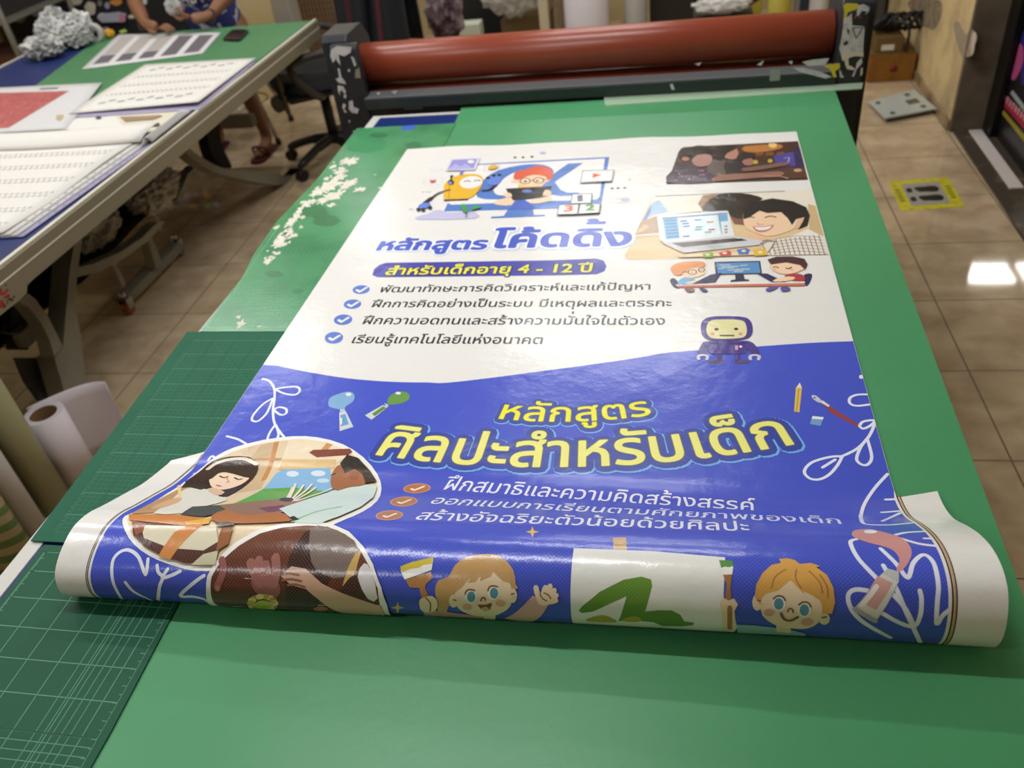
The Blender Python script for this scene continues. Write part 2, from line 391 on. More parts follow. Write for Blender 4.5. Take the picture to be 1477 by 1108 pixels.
wpts = [(-1.063, 1.879), (-1.046, 2.142), (-1.050, 2.3), (-1.054, 2.552), (-.715, 2.552), (-.700, 1.357), (-1.026, 1.357), (-1.030, 1.588), (-1.05, 1.7)]
# the worn mat lies over the table's raised edge trim
worn = mat_thing('cutting_mat', wpts, M_worn, 'worn green mat with peeled white patches along the far left of the table')
mid = mat_thing('cutting_mat', [(-1.026, .755), (-1.056, 1.3555), (-.700, 1.3555), (-.700, .755)], M_mid, 'dark green grid mat between the worn mat and the banner roll')
low = mat_thing('cutting_mat', [(-.993, -.40), (-.995, .748), (-.712, .748), (-.698, .458), (-.690, -.40)], M_low, 'dark green grid mat at the near left corner of the table')
Zm = .7502
# printed grids
mb = MB(); mf = MB()
def skew(x, y): return (x-.05*(y-1.05), y, Zm)
for k in range(12):
    y = .814+.0508*k
    if y < 1.35: mb.line(skew(-1.012, y), skew(-.702, y), .0011)
for k in range(7):
    x = -1.014+.0508*k
    mb.line(skew(x, .775), skew(x, 1.345), .0010)
for k in range(60):
    y = .775+.01016*k
    if y < 1.345: mf.line(skew(-1.012, y), skew(-.702, y), .0007)
for k in range(31):
    x = -1.014+.01016*k; mf.line(skew(x, .775), skew(x, 1.345), .0006)
for k in range(50): mb.line(skew(-1.014, .78+.0102*k), skew(-1.006, .78+.0102*k), .0007)
mf.line(skew(-.99, 1.345), skew(-.71, 1.06), .0007); mf.line(skew(-1.01, 1.06), skew(-.75, 1.32), .0007)
mf.build('fine_grid', M_line2, mid); mb.build('printed_grid', M_line, mid)
mb = MB()
for k in range(22):
    y = .7385-.0500*k if k else .733
    y = .733 if k == 0 else .7455-.0498*k
    mb.line((-.985, y, Zm), (-.717+.02*(.75-y), y, Zm), .0014 if k else .0011)
for k in range(6):
    x = -.983+.0500*k; mb.line((x, -.38, Zm), (x, .733, Zm), .0013)
for k in range(5): mb.line((-.800+.0125*k, -.38, Zm), (-.800+.0125*k, .70, Zm), .0011)
for k in range(5): mb.line((-.985, .447-.0125*k, Zm), (-.712, .447-.0125*k, Zm), .0011)
for x0, s in ((-.985, 1), (-.716, -1)):
    for k in range(88):
        y = .733-.0125*k; xx = x0 if s > 0 else x0+.02*(.75-y)
        mb.line((xx, y, Zm), (xx+s*(.008 if k % 2 else .005), y, Zm), .0010)
mb.line((-.985, .733, Zm), (-.985, -.38, Zm), .0010); mb.line((-.716, .733, Zm), (-.694, -.38, Zm), .0008)
mb.build('printed_grid', M_line, low)
mb = MB(); mf = MB()
for k in range(26):
    y = 1.385+.0125*k; mf.line((-1.015, y, Zm), (-.705, y, Zm), .0006)
for k in range(25):
    x = -1.013+.0125*k; mf.line((x, 1.385, Zm), (x-.03, 1.75, Zm), .0006)
mb.line((-1.015, 1.372, Zm), (-.702, 1.372, Zm), .0012); mb.line((-1.015, 1.372, Zm), (-1.045, 1.86, Zm), .001)
for k in range(60): mb.line((-1.012+.005*k, 1.374, Zm), (-1.012+.005*k, 1.374+(.012 if k % 5 == 0 else .006), Zm), .0006)
mf.build('fine_grid', mat('worn_grid_faint', (70, 148, 100), .4), worn); mb.build('printed_ruler', mat('worn_line', (150, 200, 165), .4), worn)
# peeled patches: ragged flakes where the green skin has come off
M_peel = mat('peeled_white', (226, 220, 206), .6, noise=(60, (200, 190, 172), 4, .45, .8))
def ragged(cx, cy, a, b, ang, seed, n=22):
    r = random.Random(seed); out = []
    for k in range(n):
        t = 2*PI*k/n; q = .62+.55*r.random()
        x, y = a*q*math.cos(t), b*q*math.sin(t)
        out.append((cx+x*math.cos(ang)-y*math.sin(ang), cy+x*math.sin(ang)+y*math.cos(ang)))
    return out
flakes = [(505, 233, 13, 6), (497, 232, 8, 4), (492, 247, 10, 6), (487, 256, 12, 7), (480, 265, 13, 8), (472, 270, 14, 8), (465, 274, 12, 7), (455, 279, 9, 5), (476, 285, 15, 8), (487, 280, 10, 7), (503, 265, 12, 7), (497, 270, 8, 5), (519, 273, 10, 4), (478, 296, 8, 3), (466, 290, 9, 5), (443, 293, 11, 5), (450, 291, 8, 4), (432, 305, 9, 7), (425, 315, 9, 6), (418, 322, 8, 6), (412, 335, 8, 6), (405, 345, 9, 7), (401, 352, 9, 6), (412, 352, 5, 3), (421, 340, 5, 4), (386, 377, 6, 6), (395, 364, 3, 2), (399, 328, 5, 3), (347, 468, 7, 7), (344, 457, 4, 3), (374, 471, 4, 1.5), (541, 252, 2, 1), (548, 271, 3, 1), (480, 240, 6, 3), (470, 258, 5, 3)]
_fr = random.Random(5)
for k in range(46):
    t = _fr.random(); bx_, by_ = 505-115*t+_fr.gauss(0, 5)-4*(t > .5), 228+148*t+_fr.gauss(0, 5)
    flakes.append((bx_, by_, 1.5+4*_fr.random(), 1+2.2*_fr.random()))
for i, (px, py, a, b) in enumerate(flakes):
    r = random.Random(100+i)
    pts = []
    n = 26
    for k in range(n):
        t = 2*PI*k/n; q = .35+.9*r.random()
        p = PZ(px+a*q*math.cos(t)-.35*b*q*math.sin(t), py+b*q*math.sin(t)-.15*a*q*math.cos(t), Zm+.0001)
        pts.append((max(p.x, -1.062), p.y, Zm+.0001+.00002*(i % 4)))
    MB().flat(pts).build('peeled_patch', M_peel, worn)
MB().flat([PZ(x, y, Zm+.0002) for x, y in ((580, 182), (600, 180), (597, 187), (579, 188))]).build('blue_tape', mat('blue_tape', (60, 96, 190), .4), worn)
MB().flat([PZ(x, y, Zm+.0002) for x, y in ((583, 208), (598, 204), (609, 207), (603, 212), (590, 214))]).build('stain', mat('dark_green_stain', (54, 118, 76), .4), worn)
for px, py, a, b in ((455, 305, 20, 9), (470, 318, 22, 8), (395, 395, 14, 5), (545, 195, 14, 4), (430, 420, 8, 3)):
    MB().flat([PZ(px+a*math.cos(t/9*PI)*(.8+.3*RND.random()), py+b*math.sin(t/9*PI)*(.8+.3*RND.random()), Zm+.00015) for t in range(18)]).build('scuff', mat('scuff_green', (62, 116, 78), .3, noise=(60, (48, 128, 80), 4, .4, .7)), worn)
# clear acrylic strip at the far edge
A, B, C_, D = [PZ(*p, sheet_top+.004) for p in ((871, 140), (1245, 119), (1243, 127), (873, 152))]
tag(MB().prism([(p.x, p.y, sheet_top+.0003) for p in (A, B, C_, D)], (0, 0, .0035)).build('acrylic_strip', mat('clear_acrylic', (200, 226, 196), .15, alpha=.45)), 'clear acrylic strip lying along the far edge of the green sheet', 'strip')

# ------------------------------------------------------------------ laminator
lm = thing('roller_laminator', 'roller laminator with red roller and dark sticker-covered end posts', 'laminator', (-.3, 2.86, 0))
M_post = mat('charcoal_paint', (44, 46, 52), .42, noise=(12, (34, 36, 40), 4, .4, .7))
M_red = mat('red_rubber', (142, 64, 43), .3, noise=(2.2, (130, 54, 37), 5, .35, .75), bump=(120, .008))
def post(fx0, fx1, bx0, bx1):
    mb = MB()
    prof = [(2.7622, 0), (2.7622, .972), (2.78, .99), (2.93, .99), (2.99, .93), (2.99, 0)]
    mb.prism([(bx0, y, z) for y, z in prof], (bx1-bx0, 0, 0))
    prof = [(2.725, 0), (2.725, .955), (2.735, .968), (2.7622, .968), (2.7622, 0)]
    return mb.prism([(fx0, y, z) for y, z in prof], (fx1-fx0, 0, 0))
pl = post(-1.160, -1.066, -1.20, -1.108).build('end_post', M_post, lm); pr_ = post(.463, .540, .463, .560).build('end_post', M_post, lm)
for p_ in (pl, pr_):
    bv = p_.modifiers.new('edge', 'BEVEL'); bv.width = .006; bv.segments = 2
MB().tube([(-1.104, 2.86, .868), (-1.098, 2.86, .868), (.455, 2.86, .868), (.461, 2.86, .868)], [.060, .067, .067, .060], 48).build('roller', M_red, lm)
MB().tube([(-1.100, 2.885, .735), (.460, 2.885, .735)], [.060, .060], 40).build('lower_roller', M_red, lm)
for x0, x1 in ((-1.109, -1.10), (.460, .4645)):
    MB().cyl((x0, 2.86, .868), (x1, 2.86, .868), .03, n=20).build('axle', M_post, lm)
    MB().cyl((x0, 2.885, .735), (x1, 2.885, .735), .03, n=20).build('axle', M_post, lm)
MB().box((-1.075, 2.712, .752), (.462, 2.792, .789), bevel=.004).build('front_beam', mat('beam_dark', (42, 50, 50), .35), lm)
MB().box((-1.07, 2.716, .7892), (.458, 2.79, .792)).build('beam_top', mat('beam_grey', (104, 104, 106), .35), lm)
MB().box((-1.075, 2.735, .56), (.462, 2.79, .751)).build('front_panel', M_post, lm)
MB().box((-1.074, 2.965, .60), (.469, 2.985, .80)).build('rear_panel', M_post, lm)
MB().box((-1.16, 2.73, .0), (-.96, 3.1, .04), bevel=.004).build('foot', M_post, lm); MB().box((.36, 2.73, .0), (.55, 3.1, .04), bevel=.004).build('foot', M_post, lm)
MB().prism([PY(x, y, 2.7242) for x, y in ((583, 149), (609, 147), (609, 157), (583, 158))], (0, -.0006, 0)).build('paper_label', mat('grey_label', (128, 130, 132), .5), lm)
M_stick = mat('torn_sticker_white', (206, 202, 204), .5, noise=(50, (178, 176, 178), 3, .45, .7)); M_stick2 = mat('torn_sticker_cream', (214, 206, 182), .5)
M_sticky = mat('torn_sticker_yellow', (214, 196, 62), .5); M_stickr = mat('torn_sticker_red', (150, 70, 76), .5)
def sticker(pts, m, lift=1, y=2.7246, name='sticker_remnant'):
    return MB().prism([PY(x, yy, y-.0004*lift) for x, yy in pts], (0, -.0003, 0)).build(name, m, lm)
def z4(pts): return [(1180+x*180/1425, y*180/1425) for x, y in pts]
def z2(pts): return [(380+x*.2708, y*.2708) for x, y in pts]
xl = lambda p: PY(*p, 2.7246).x
# right post
sticker(z4([(290, 215), (340, 190), (385, 150), (390, 290), (520, 300), (530, 340), (520, 470), (515, 560), (520, 650), (430, 640), (330, 665), (280, 700), (240, 560), (270, 420), (285, 300)]), M_stick)
sticker(z4([(275, 590), (390, 600), (515, 600), (515, 645), (400, 640), (300, 690), (270, 680)]), M_stick2, 2)
sticker(z4([(330, 320), (355, 340), (355, 400), (335, 375)]), M_post, 2); sticker(z4([(290, 490), (335, 460), (345, 500), (300, 525)]), M_post, 2)
for a, b in (((395, 315), (435, 440)), ((435, 440), (510, 315)), ((395, 315), (510, 315))):
    sticker(z4([(a[0]-6, a[1]), (a[0]+6, a[1]), (b[0]+6, b[1]), (b[0]-6, b[1])]) if a[1] != b[1] else z4([(a[0], a[1]-5), (b[0], b[1]-5), (b[0], b[1]+5), (a[0], a[1]+5)]), M_post, 3)
sticker(z4([(285, 60), (300, 130), (290, 220), (320, 215), (340, 140), (400, 120), (470, 95), (480, 60), (440, 40), (330, 35)]), M_sticky, 1, 2.7246)
sticker(z4([(470, 60), (520, 45), (590, 90), (580, 130), (540, 170), (555, 130), (500, 120), (470, 170), (445, 190), (440, 130)]), M_stick, 2)
sticker(z4([(415, 170), (435, 165), (432, 215), (415, 215)]), M_stickr, 2); sticker(z4([(470, 190), (495, 180), (485, 212), (468, 212)]), M_stickr, 2)
sticker(z4([(300, 680), (345, 665), (350, 745), (380, 755), (430, 790), (400, 800), (330, 790), (310, 740)]), M_stick2, 1)
sticker(z4([(455, 700), (500, 660), (505, 720), (440, 790), (410, 870), (385, 875), (430, 780), (440, 720)]), M_stick, 2)
sticker(z4([(235, 790), (260, 800), (275, 860), (300, 880), (255, 890)]), M_stick, 1)
sticker(z4([(490, 780), (510, 770), (505, 850), (480, 870)]), M_stick2, 1)
# left post
sticker(z2([(360, 265), (390, 245), (470, 250), (465, 280), (430, 300), (400, 290), (410, 350), (385, 315), (370, 335), (355, 300)]), M_stick, 1)
sticker(z2([(465, 300), (480, 305), (495, 345), (485, 355)]), M_stick, 1); sticker(z2([(395, 365), (405, 365), (415, 410), (435, 435), (440, 450), (400, 440), (385, 420), (405, 412)]), M_stick, 1)
sticker(z2([(395, 455), (425, 460), (440, 490), (430, 500), (420, 480), (405, 490), (410, 510), (398, 490)]), M_stick, 1)
sticker(z2([(430, 500), (442, 505), (438, 525), (428, 520)]), M_stick, 1); sticker(z2([(455, 540), (475, 535), (480, 570), (508, 580), (500, 605), (470, 600), (455, 580)]), M_stick, 1)
sticker(z2([(425, 550), (440, 560), (430, 580), (445, 600), (432, 598), (420, 570)]), M_stick, 1); sticker(z2([(450, 370), (462, 368), (460, 382), (450, 382)]), M_stick, 1); sticker(z2([(452, 640), (462, 642), (458, 656)]), M_stick, 1)
sticker(z2([(478, 697), (495, 692), (492, 712), (480, 714)]), M_stick, 1); sticker(z2([(490, 372), (510, 360), (518, 415), (488, 415)]), mat('grey_tape', (140, 134, 122), .5), 2)
# on the beam
sticker(z2([(680, 488), (715, 482), (700, 502)]), M_stick, 1, 2.7115); sticker(z2([(600, 495), (622, 490), (615, 508)]), M_stick, 1, 2.7115)
sticker([(1002, 92), (1012, 90), (1008, 95)], M_stick, 1, 2.7115); sticker([(1092, 93), (1102, 87), (1098, 95)], M_stick, 1, 2.7115)
def z3(pts): return [(740+x*.2708, y*.2708) for x, y in pts]
sticker(z3([(835, 450), (850, 446), (862, 478), (845, 478)]), M_stick, 1, 2.7115); sticker(z3([(1370, 375), (1428, 370), (1420, 428), (1366, 432)]), mat('grey_code', (150, 150, 146), .5), 1, 2.7115)
def zz(pts): return [(1077+x*.2708, y*.2708) for x, y in pts]
sticker(zz([(295, 330), (350, 318), (440, 310), (420, 345), (330, 352)]), M_stick, 1, 2.7115); sticker(zz([(245, 360), (310, 362), (400, 385), (455, 410), (420, 418), (350, 400), (290, 385)]), M_stick, 1, 2.7115)
sticker(zz([(405, 350), (495, 335), (498, 360), (470, 380), (480, 410), (462, 412), (445, 370)]), M_sticky, 2, 2.7115); sticker(zz([(222, 328), (245, 324), (240, 345)]), M_stick, 1, 2.7115)
# ------------------------------------------------------------------ the banner: a sheet, flat at the far end, curling over into a loose roll at the near end
BZ = .7508                                 # underside of the sheet on the table
YT = 2.349                                 # far edge
# profile (y, z above table) of the left and the right end, from the last flat point to the tucked-under end
PL = [(1.000, 0), (.948, .002), (.918, .009), (.869, .024), (.829, .042), (.781, .064), (.748, .080), (.716, .087), (.689, .083), (.665, .074), (.648, .062), (.640, .047), (.638, .030), (.645, .012), (.662, .003), (.72, .0015), (.80, .0015)]
PR = [(1.000, 0), (.945, .001), (.905, .007), (.865, .024), (.822, .056), (.782, .083), (.745, .101), (.713, .108), (.688, .105), (.672, .094), (.660, .074), (.655, .051), (.658, .030), (.667, .012), (.685, .003), (.74, .0015), (.80, .0015)]
UL0, UR0 = -.824, .312                     # printed width
UL1, UR1 = -.876, .371                     # with the untrimmed white margins of the roll
def resample(P):
    D = sm([(0,)+P[0]] and P, 8, False)
    s = [0]
    for a, b in zip(D, D[1:]): s.append(s[-1]+math.hypot(b[0]-a[0], b[1]-a[1]))
    return D, s
DL, SL = resample(PL); DR, SR = resample(PR)
NS = len(SL)
LEN = (SL[-1]+SR[-1])/2
FLAT = YT-1.0
def prof(D, S, q):                         # q in 0..1 along the curl
    t = q*S[-1]; lo, hi = 0, len(S)-1
    while hi-lo > 1:
        m = (lo+hi)//2
        if S[m] <= t: lo = m
        else: hi = m
    f = (t-S[lo])/(S[hi]-S[lo]) if S[hi] > S[lo] else 0
    return D[lo][0]+(D[hi][0]-D[lo][0])*f, D[lo][1]+(D[hi][1]-D[lo][1])*f
def surf(u, s, h=0.0):
    """point of the sheet at width u and length s (from the far edge); h = distance above its face"""
    if s <= FLAT:
        return Vector((u, YT-s, BZ+h))
    q = min(1, (s-FLAT)/LEN); k = min(1, max(0, (u-UL1)/(UR1-UL1)))
    def pos(qq):
        a = prof(DL, SL, qq); b = prof(DR, SR, qq)
        return a[0]+(b[0]-a[0])*k, a[1]+(b[1]-a[1])*k
    y, z = pos(q)
    if h:
        e = .004; y0, z0 = pos(max(0, q-e)); y1, z1 = pos(min(1, q+e))
        ty, tz = y1-y0, z1-z0; l = math.hypot(ty, tz) or 1
        y += h*tz/l; z += -h*ty/l
    return Vector((u, y, BZ+z))
SEND = FLAT+LEN
# search mesh for following a printed mark from a sight line to the sheet
_gu = [-1.2+.05*i for i in range(36)]; _gs = [-.3+.05*i for i in range(int((FLAT+.3)/.05)+1)]
_gs = [s for s in _gs if s < FLAT-.001]+[FLAT+LEN*i/150 for i in range(151)]
_v = []; _f = []; _us = []
for u in _gu:
    for s in _gs: _v.append(surf(u, s)); _us.append((u, s))
n_ = len(_gs)
for i in range(len(_gu)-1):
    for j in range(n_-1):
        a = i*n_+j; _f.append((a, a+n_, a+n_+1)); _f.append((a, a+n_+1, a+1))
_bvh = BVHTree.FromPolygons(_v, _f)
def us(px, py, miss=0):
    d = ray(px, py).normalized()
    loc, nrm, idx, dist = _bvh.ray_cast(EYE, d)
    if loc is None:
        if miss > 60: return (0, 0)
        q = us(px, py-.5, miss+1)                # just past the turn of the roll: carry on round it
        return (q[0], q[1]+.004) if py > 700 else q
    a, b, c = _f[idx]
    A, B, C = _v[a], _v[b], _v[c]
    v0, v1, v2 = B-A, C-A, loc-A
    d00, d01, d11, d20, d21 = v0.dot(v0), v0.dot(v1), v1.dot(v1), v2.dot(v0), v2.dot(v1)
    de = d00*d11-d01*d01; bb = (d11*d20-d01*d21)/de; cc = (d00*d21-d01*d20)/de; aa = 1-bb-cc
    return (aa*_us[a][0]+bb*_us[b][0]+cc*_us[c][0], aa*_us[a][1]+bb*_us[b][1]+cc*_us[c][1])

def vinyl(name, vcol):
    m = mat(name, (232, 230, 226), .19, spec=.5)
    nt = m.node_tree; b = nt.nodes['Principled BSDF']
    tc = nt.nodes.new('ShaderNodeTexCoord')
    n = nt.nodes.new('ShaderNodeTexNoise'); n.inputs['Scale'].default_value = 5.0; n.inputs['Detail'].default_value = 5; n.inputs['Roughness'].default_value = .5
    nt.links.new(tc.outputs['Object'], n.inputs['Vector'])
    n2 = nt.nodes.new('ShaderNodeTexNoise'); n2.inputs['Scale'].default_value = 70; n2.inputs['Detail'].default_value = 2
    nt.links.new(tc.outputs['Object'], n2.inputs['Vector'])
    b1 = nt.nodes.new('ShaderNodeBump'); b1.inputs['Strength'].default_value = .22; b1.inputs['Distance'].default_value = .02
    b2 = nt.nodes.new('ShaderNodeBump'); b2.inputs['Strength'].default_value = .15; b2.inputs['Distance'].default_value = .002
    nt.links.new(n.outputs[0], b1.inputs['Height']); nt.links.new(n2.outputs[0], b2.inputs['Height'])
    nt.links.new(b1.outputs[0], b2.inputs['Normal'])
    # woven backing: tiny raised dots
    uv = nt.nodes.new('ShaderNodeUVMap'); uv.uv_map = 'sheet'
    mp = nt.nodes.new('ShaderNodeMapping'); mp.inputs['Scale'].default_value = (1, 1, 1); mp.inputs['Rotation'].default_value = (0, 0, PI/4)
    nt.links.new(uv.outputs[0], mp.inputs[0])
    vo = nt.nodes.new('ShaderNodeTexVoronoi'); vo.inputs['Scale'].default_value = 270; vo.inputs['Randomness'].default_value = 0; vo.voronoi_dimensions = '2D'
    nt.links.new(mp.outputs[0], vo.inputs['Vector'])
    b3 = nt.nodes.new('ShaderNodeBump'); b3.inputs['Strength'].default_value = .10; b3.inputs['Distance'].default_value = .0006; b3.invert = True
    nt.links.new(vo.outputs['Distance'], b3.inputs['Height']); nt.links.new(b2.outputs[0], b3.inputs['Normal'])
    nt.links.new(b3.outputs[0], b.inputs['Normal'])
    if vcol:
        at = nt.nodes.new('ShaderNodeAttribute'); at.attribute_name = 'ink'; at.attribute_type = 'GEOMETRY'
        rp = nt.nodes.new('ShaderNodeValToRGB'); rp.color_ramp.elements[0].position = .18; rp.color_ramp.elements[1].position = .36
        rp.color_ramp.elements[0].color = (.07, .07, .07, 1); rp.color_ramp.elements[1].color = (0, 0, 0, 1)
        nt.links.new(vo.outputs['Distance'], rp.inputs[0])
        mx = nt.nodes.new('ShaderNodeMixRGB'); mx.inputs[2].default_value = (.8, .8, .8, 1)  # weave shows through paler; its glints are also put into this colour
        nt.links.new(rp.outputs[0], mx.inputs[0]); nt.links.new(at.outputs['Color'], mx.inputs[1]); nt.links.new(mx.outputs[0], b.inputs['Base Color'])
    return m
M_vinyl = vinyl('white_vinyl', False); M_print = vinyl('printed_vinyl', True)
BLUE = (66, 84, 200)
banner = thing('vinyl_banner', 'large printed vinyl banner on the green table, its near end curled into a loose roll', 'banner', (0, 0, 0))

# the sheet itself
SN = YT-.948                                # the margins start here
bm = bmesh.new(); uvl = bm.loops.layers.uv.new('sheet')
def strip(us_, s_of):
    g = []
    for u, j0 in us_:
        g.append([(bm.verts.new(surf(u, s)), u, s) for s in s_of(u)])
    for A, B in zip(g, g[1:]):
        for k in range(len(A)-1):
            q = (A[k], A[k+1], B[k+1], B[k]); f = bm.faces.new([x[0] for x in q]); f.smooth = True
            for l, x in zip(f.loops, q): l[uvl].uv = (x[1], x[2])
flat_s = [FLAT*i/24 for i in range(24)]; curl_s = [FLAT+LEN*i/110 for i in range(111)]
# slightly wavy far edge
def s_main(u): return [.004*math.sin(u*11)+.003*math.sin(u*23+1)]+flat_s[1:]+curl_s
strip([(UL0+(UR0-UL0)*i/40, 0) for i in range(41)], s_main)
def s_marg(side):
    def fn(u):
        if side < 0: t = (u-UL1)/(UL0-UL1); s0 = (YT-.948)+((YT-.975)-(YT-.948))*t
        else: t = (UR1-u)/(UR1-UR0); s0 = (YT-.940)+((YT-.921)-(YT-.940))*t
        c = [q for q in curl_s if q > SN+.06]
        return [s0+(c[0]-s0)*i/12 for i in range(12)]+c
    return fn
strip([(UL1+(UL0-UL1)*i/4, 0) for i in range(5)], s_marg(-1)); strip([(UR0+(UR1-UR0)*i/4, 0) for i in range(5)], s_marg(1))
bmesh.ops.remove_doubles(bm, verts=bm.verts, dist=.00005)
me = bpy.data.meshes.new('banner_sheet'); bm.to_mesh(me); bm.free(); me.materials.append(M_vinyl)
sheet_o = link('banner_sheet', me, banner)

EPS = .00008
class Art:
    """one printed picture: coloured shapes laid on the sheet, each slightly above the one before"""
    def __init__(s, name, base=2, clip=True):
        s.bm = bmesh.new(); s.name = name; s.cnt = 0; s.lay = base; s.z = (0, 0, 1.0)
        s.cl = s.bm.verts.layers.float_color.new('ink'); s.clip = clip
    def frame(s, x0, y0, k): s.z = (x0, y0, k); return s
    def P(s, p): return us(s.z[0]+p[0]*s.z[2], s.z[1]+p[1]*s.z[2])
    def lift(s, n=1): s.lay += n; return s
    def jz(s):
        s.cnt += 1; return s.lay+(s.cnt*.618034 % 1)*.6
    def raw(s, q, col, holes=(), grad=None):
        zl = s.jz()
        lim = lambda u: min(max(u, UL0+.0004), UR0-.0004) if s.clip else u
        loops = [[Vector((lim(u), v, 0)) for u, v in q]]+[[Vector((lim(u), v, 0)) for u, v in h] for h in holes]
        flat = [p for l in loops for p in l]
        vs = []
        for p in flat:
            v = s.bm.verts.new((p.x, p.y, zl)); c = col
            if grad:
                (c2, a, b) = grad; d = ((p.x-a[0])*(b[0]-a[0])+(p.y-a[1])*(b[1]-a[1]))/((b[0]-a[0])**2+(b[1]-a[1])**2)
                d = min(1, max(0, d)); c = tuple(x+(y-x)*d for x, y in zip(col, c2))
            v[s.cl] = rgb(*c); vs.append(v)
        for t in tessellate_polygon(loops):
            try: s.bm.faces.new([vs[i] for i in t])
            except ValueError: pass
    def poly(s, pts, col, smooth=0, grad=None, up=1):
        q = [s.P(p) for p in (sm(pts, smooth) if smooth else pts)]
        if grad: grad = (grad[0], s.P(grad[1]), s.P(grad[2]))
        s.raw(q, col, grad=grad); s.lay += up; return s
    def ell(s, c, a, b, col, n=20, rot=0, up=1):
        return s.poly([(c[0]+a*math.cos(2*PI*k/n)*math.cos(rot)-b*math.sin(2*PI*k/n)*math.sin(rot), c[1]+a*math.cos(2*PI*k/n)*math.sin(rot)+b*math.sin(2*PI*k/n)*math.cos(rot)) for k in range(n)], col, up=up)
    def ring(s, c, a, b, wd, col, n=22):
        return s.line([(c[0]+a*math.cos(2*PI*k/n), c[1]+b*math.sin(2*PI*k/n)) for k in range(n+1)], wd, col)
    def line(s, pts, wd, col, smooth=0, closed=False, up=1):
        """stroke of wd metres"""
        q = sm(pts, smooth, closed) if smooth else list(pts)
        if closed: q = q+[q[0]]
        s.rawline([s.P(p) for p in q], wd, col); s.lay += up; return s
    def rawline(s, q, wd, col, sx=1, sy=1, dots=True, n=6):
        r = wd/2; c4 = rgb(*col)
        lim = lambda u: min(max(u, UL0+.0004), UR0-.0004) if s.clip else u
        for a, b in zip(q, q[1:]):
            dx, dy = b[0]-a[0], b[1]-a[1]; l = math.hypot(dx, dy)
            if l < 1e-7: continue
            nx, ny = -dy/l*r, dx/l*r
            zl = s.jz(); vs = [s.bm.verts.new((lim(x), y, zl)) for x, y in ((a[0]+nx, a[1]+ny), (a[0]-nx, a[1]-ny), (b[0]-nx, b[1]-ny), (b[0]+nx, b[1]+ny))]
            for v in vs: v[s.cl] = c4
            s.bm.faces.new(vs)
        if dots:
            for a in q:
                zl = s.jz(); vs = [s.bm.verts.new((lim(a[0]+r*math.cos(2*PI*k/n)), a[1]+r*math.sin(2*PI*k/n), zl)) for k in range(n)]
                for v in vs: v[s.cl] = c4
                s.bm.faces.new(vs)
    def build(s, label=None, parent=None):
        smax = max(v.co.y for v in s.bm.verts); smin = min(v.co.y for v in s.bm.verts)
        cuts = [FLAT+LEN*i/110 for i in range(110)]
        for c in cuts:
            if smin < c < smax:
                bmesh.ops.bisect_plane(s.bm, geom=list(s.bm.verts)+list(s.bm.edges)+list(s.bm.faces), plane_co=(0, c, 0), plane_no=(0, 1, 0), dist=1e-7)
        if smax > FLAT:
            umin = min(v.co.x for v in s.bm.verts); umax = max(v.co.x for v in s.bm.verts)
            for i in range(1, 40):
                c = UL0+(UR0-UL0)*i/40
                if umin < c < umax:
                    bmesh.ops.bisect_plane(s.bm, geom=list(s.bm.verts)+list(s.bm.edges)+list(s.bm.faces), plane_co=(c, 0, 0), plane_no=(1, 0, 0), dist=1e-7)
        uvl = s.bm.loops.layers.uv.new('sheet')
        for f in s.bm.faces:
            f.smooth = True
            for l in f.loops: l[uvl].uv = (l.vert.co.x, l.vert.co.y)
        nrm = {}
        for v in s.bm.verts:
            v.co = surf(v.co.x, v.co.y, v.co.z*EPS)
        for f in s.bm.faces:                # faces look up from the sheet
            f.normal_update()
        bad = []
        for f in s.bm.faces:
            u, t = f.loops[0][uvl].uv; c = f.calc_center_median()
            q = surf(u, t, .01)-surf(u, t, 0)
            if f.normal.dot(q) < 0: bad.append(f)
        bmesh.ops.reverse_faces(s.bm, faces=bad)
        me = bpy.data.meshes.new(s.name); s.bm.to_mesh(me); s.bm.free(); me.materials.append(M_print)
        o = link(s.name, me, parent or banner)
        if label: o['label'] = label
        return o

# ------------------------------------------------------------------ lettering
_tc = bpy.data.curves.new('letters', 'FONT'); _to = bpy.data.objects.new('letters', _tc); COL.objects.link(_to)
def _outline(txt):
    _tc.body = txt; bpy.context.view_layer.update()
    dg = bpy.context.evaluated_depsgraph_get()
    cu = _to.evaluated_get(dg).to_curve(dg)
    out = []
    for sp in cu.splines:
        if sp.type == 'BEZIER':
            b = sp.bezier_points; q = []
            for i in range(len(b)):
                p0, p1 = b[i], b[(i+1) % len(b)]
                A, B, C, D = p0.co, p0.handle_right, p1.handle_left, p1.co
                st = 1 if (B-A).length+(D-C).length < 1e-5 else 3
                if abs((B-A).cross(D-A).length)+abs((C-A).cross(D-A).length) < 1e-6: st = 1
                for k in range(st):
                    t = k/st; q.append(tuple(A*(1-t)**3+B*3*t*(1-t)**2+C*3*t*t*(1-t)+D*t**3)[:2])
        else: q = [tuple(p.co)[:2] for p in sp.points]
        if len(q) > 2: out.append(q)
    _to.evaluated_get(dg).to_curve_clear()
    return out
def _area(q): return .5*sum(a[0]*b[1]-b[0]*a[1] for a, b in zip(q, q[1:]+q[:1]))
def _inside(p, q):
    c = False
    for a, b in zip(q, q[1:]+q[:1]):
        if (a[1] > p[1]) != (b[1] > p[1]) and p[0] < (b[0]-a[0])*(p[1]-a[1])/(b[1]-a[1])+a[0]: c = not c
    return c
_KO = _outline('ก'); _KX = min(p[0] for q in _KO for p in q); _KN = len(_KO)
KH = max(p[1] for q in _KO for p in q)
_gc = {}
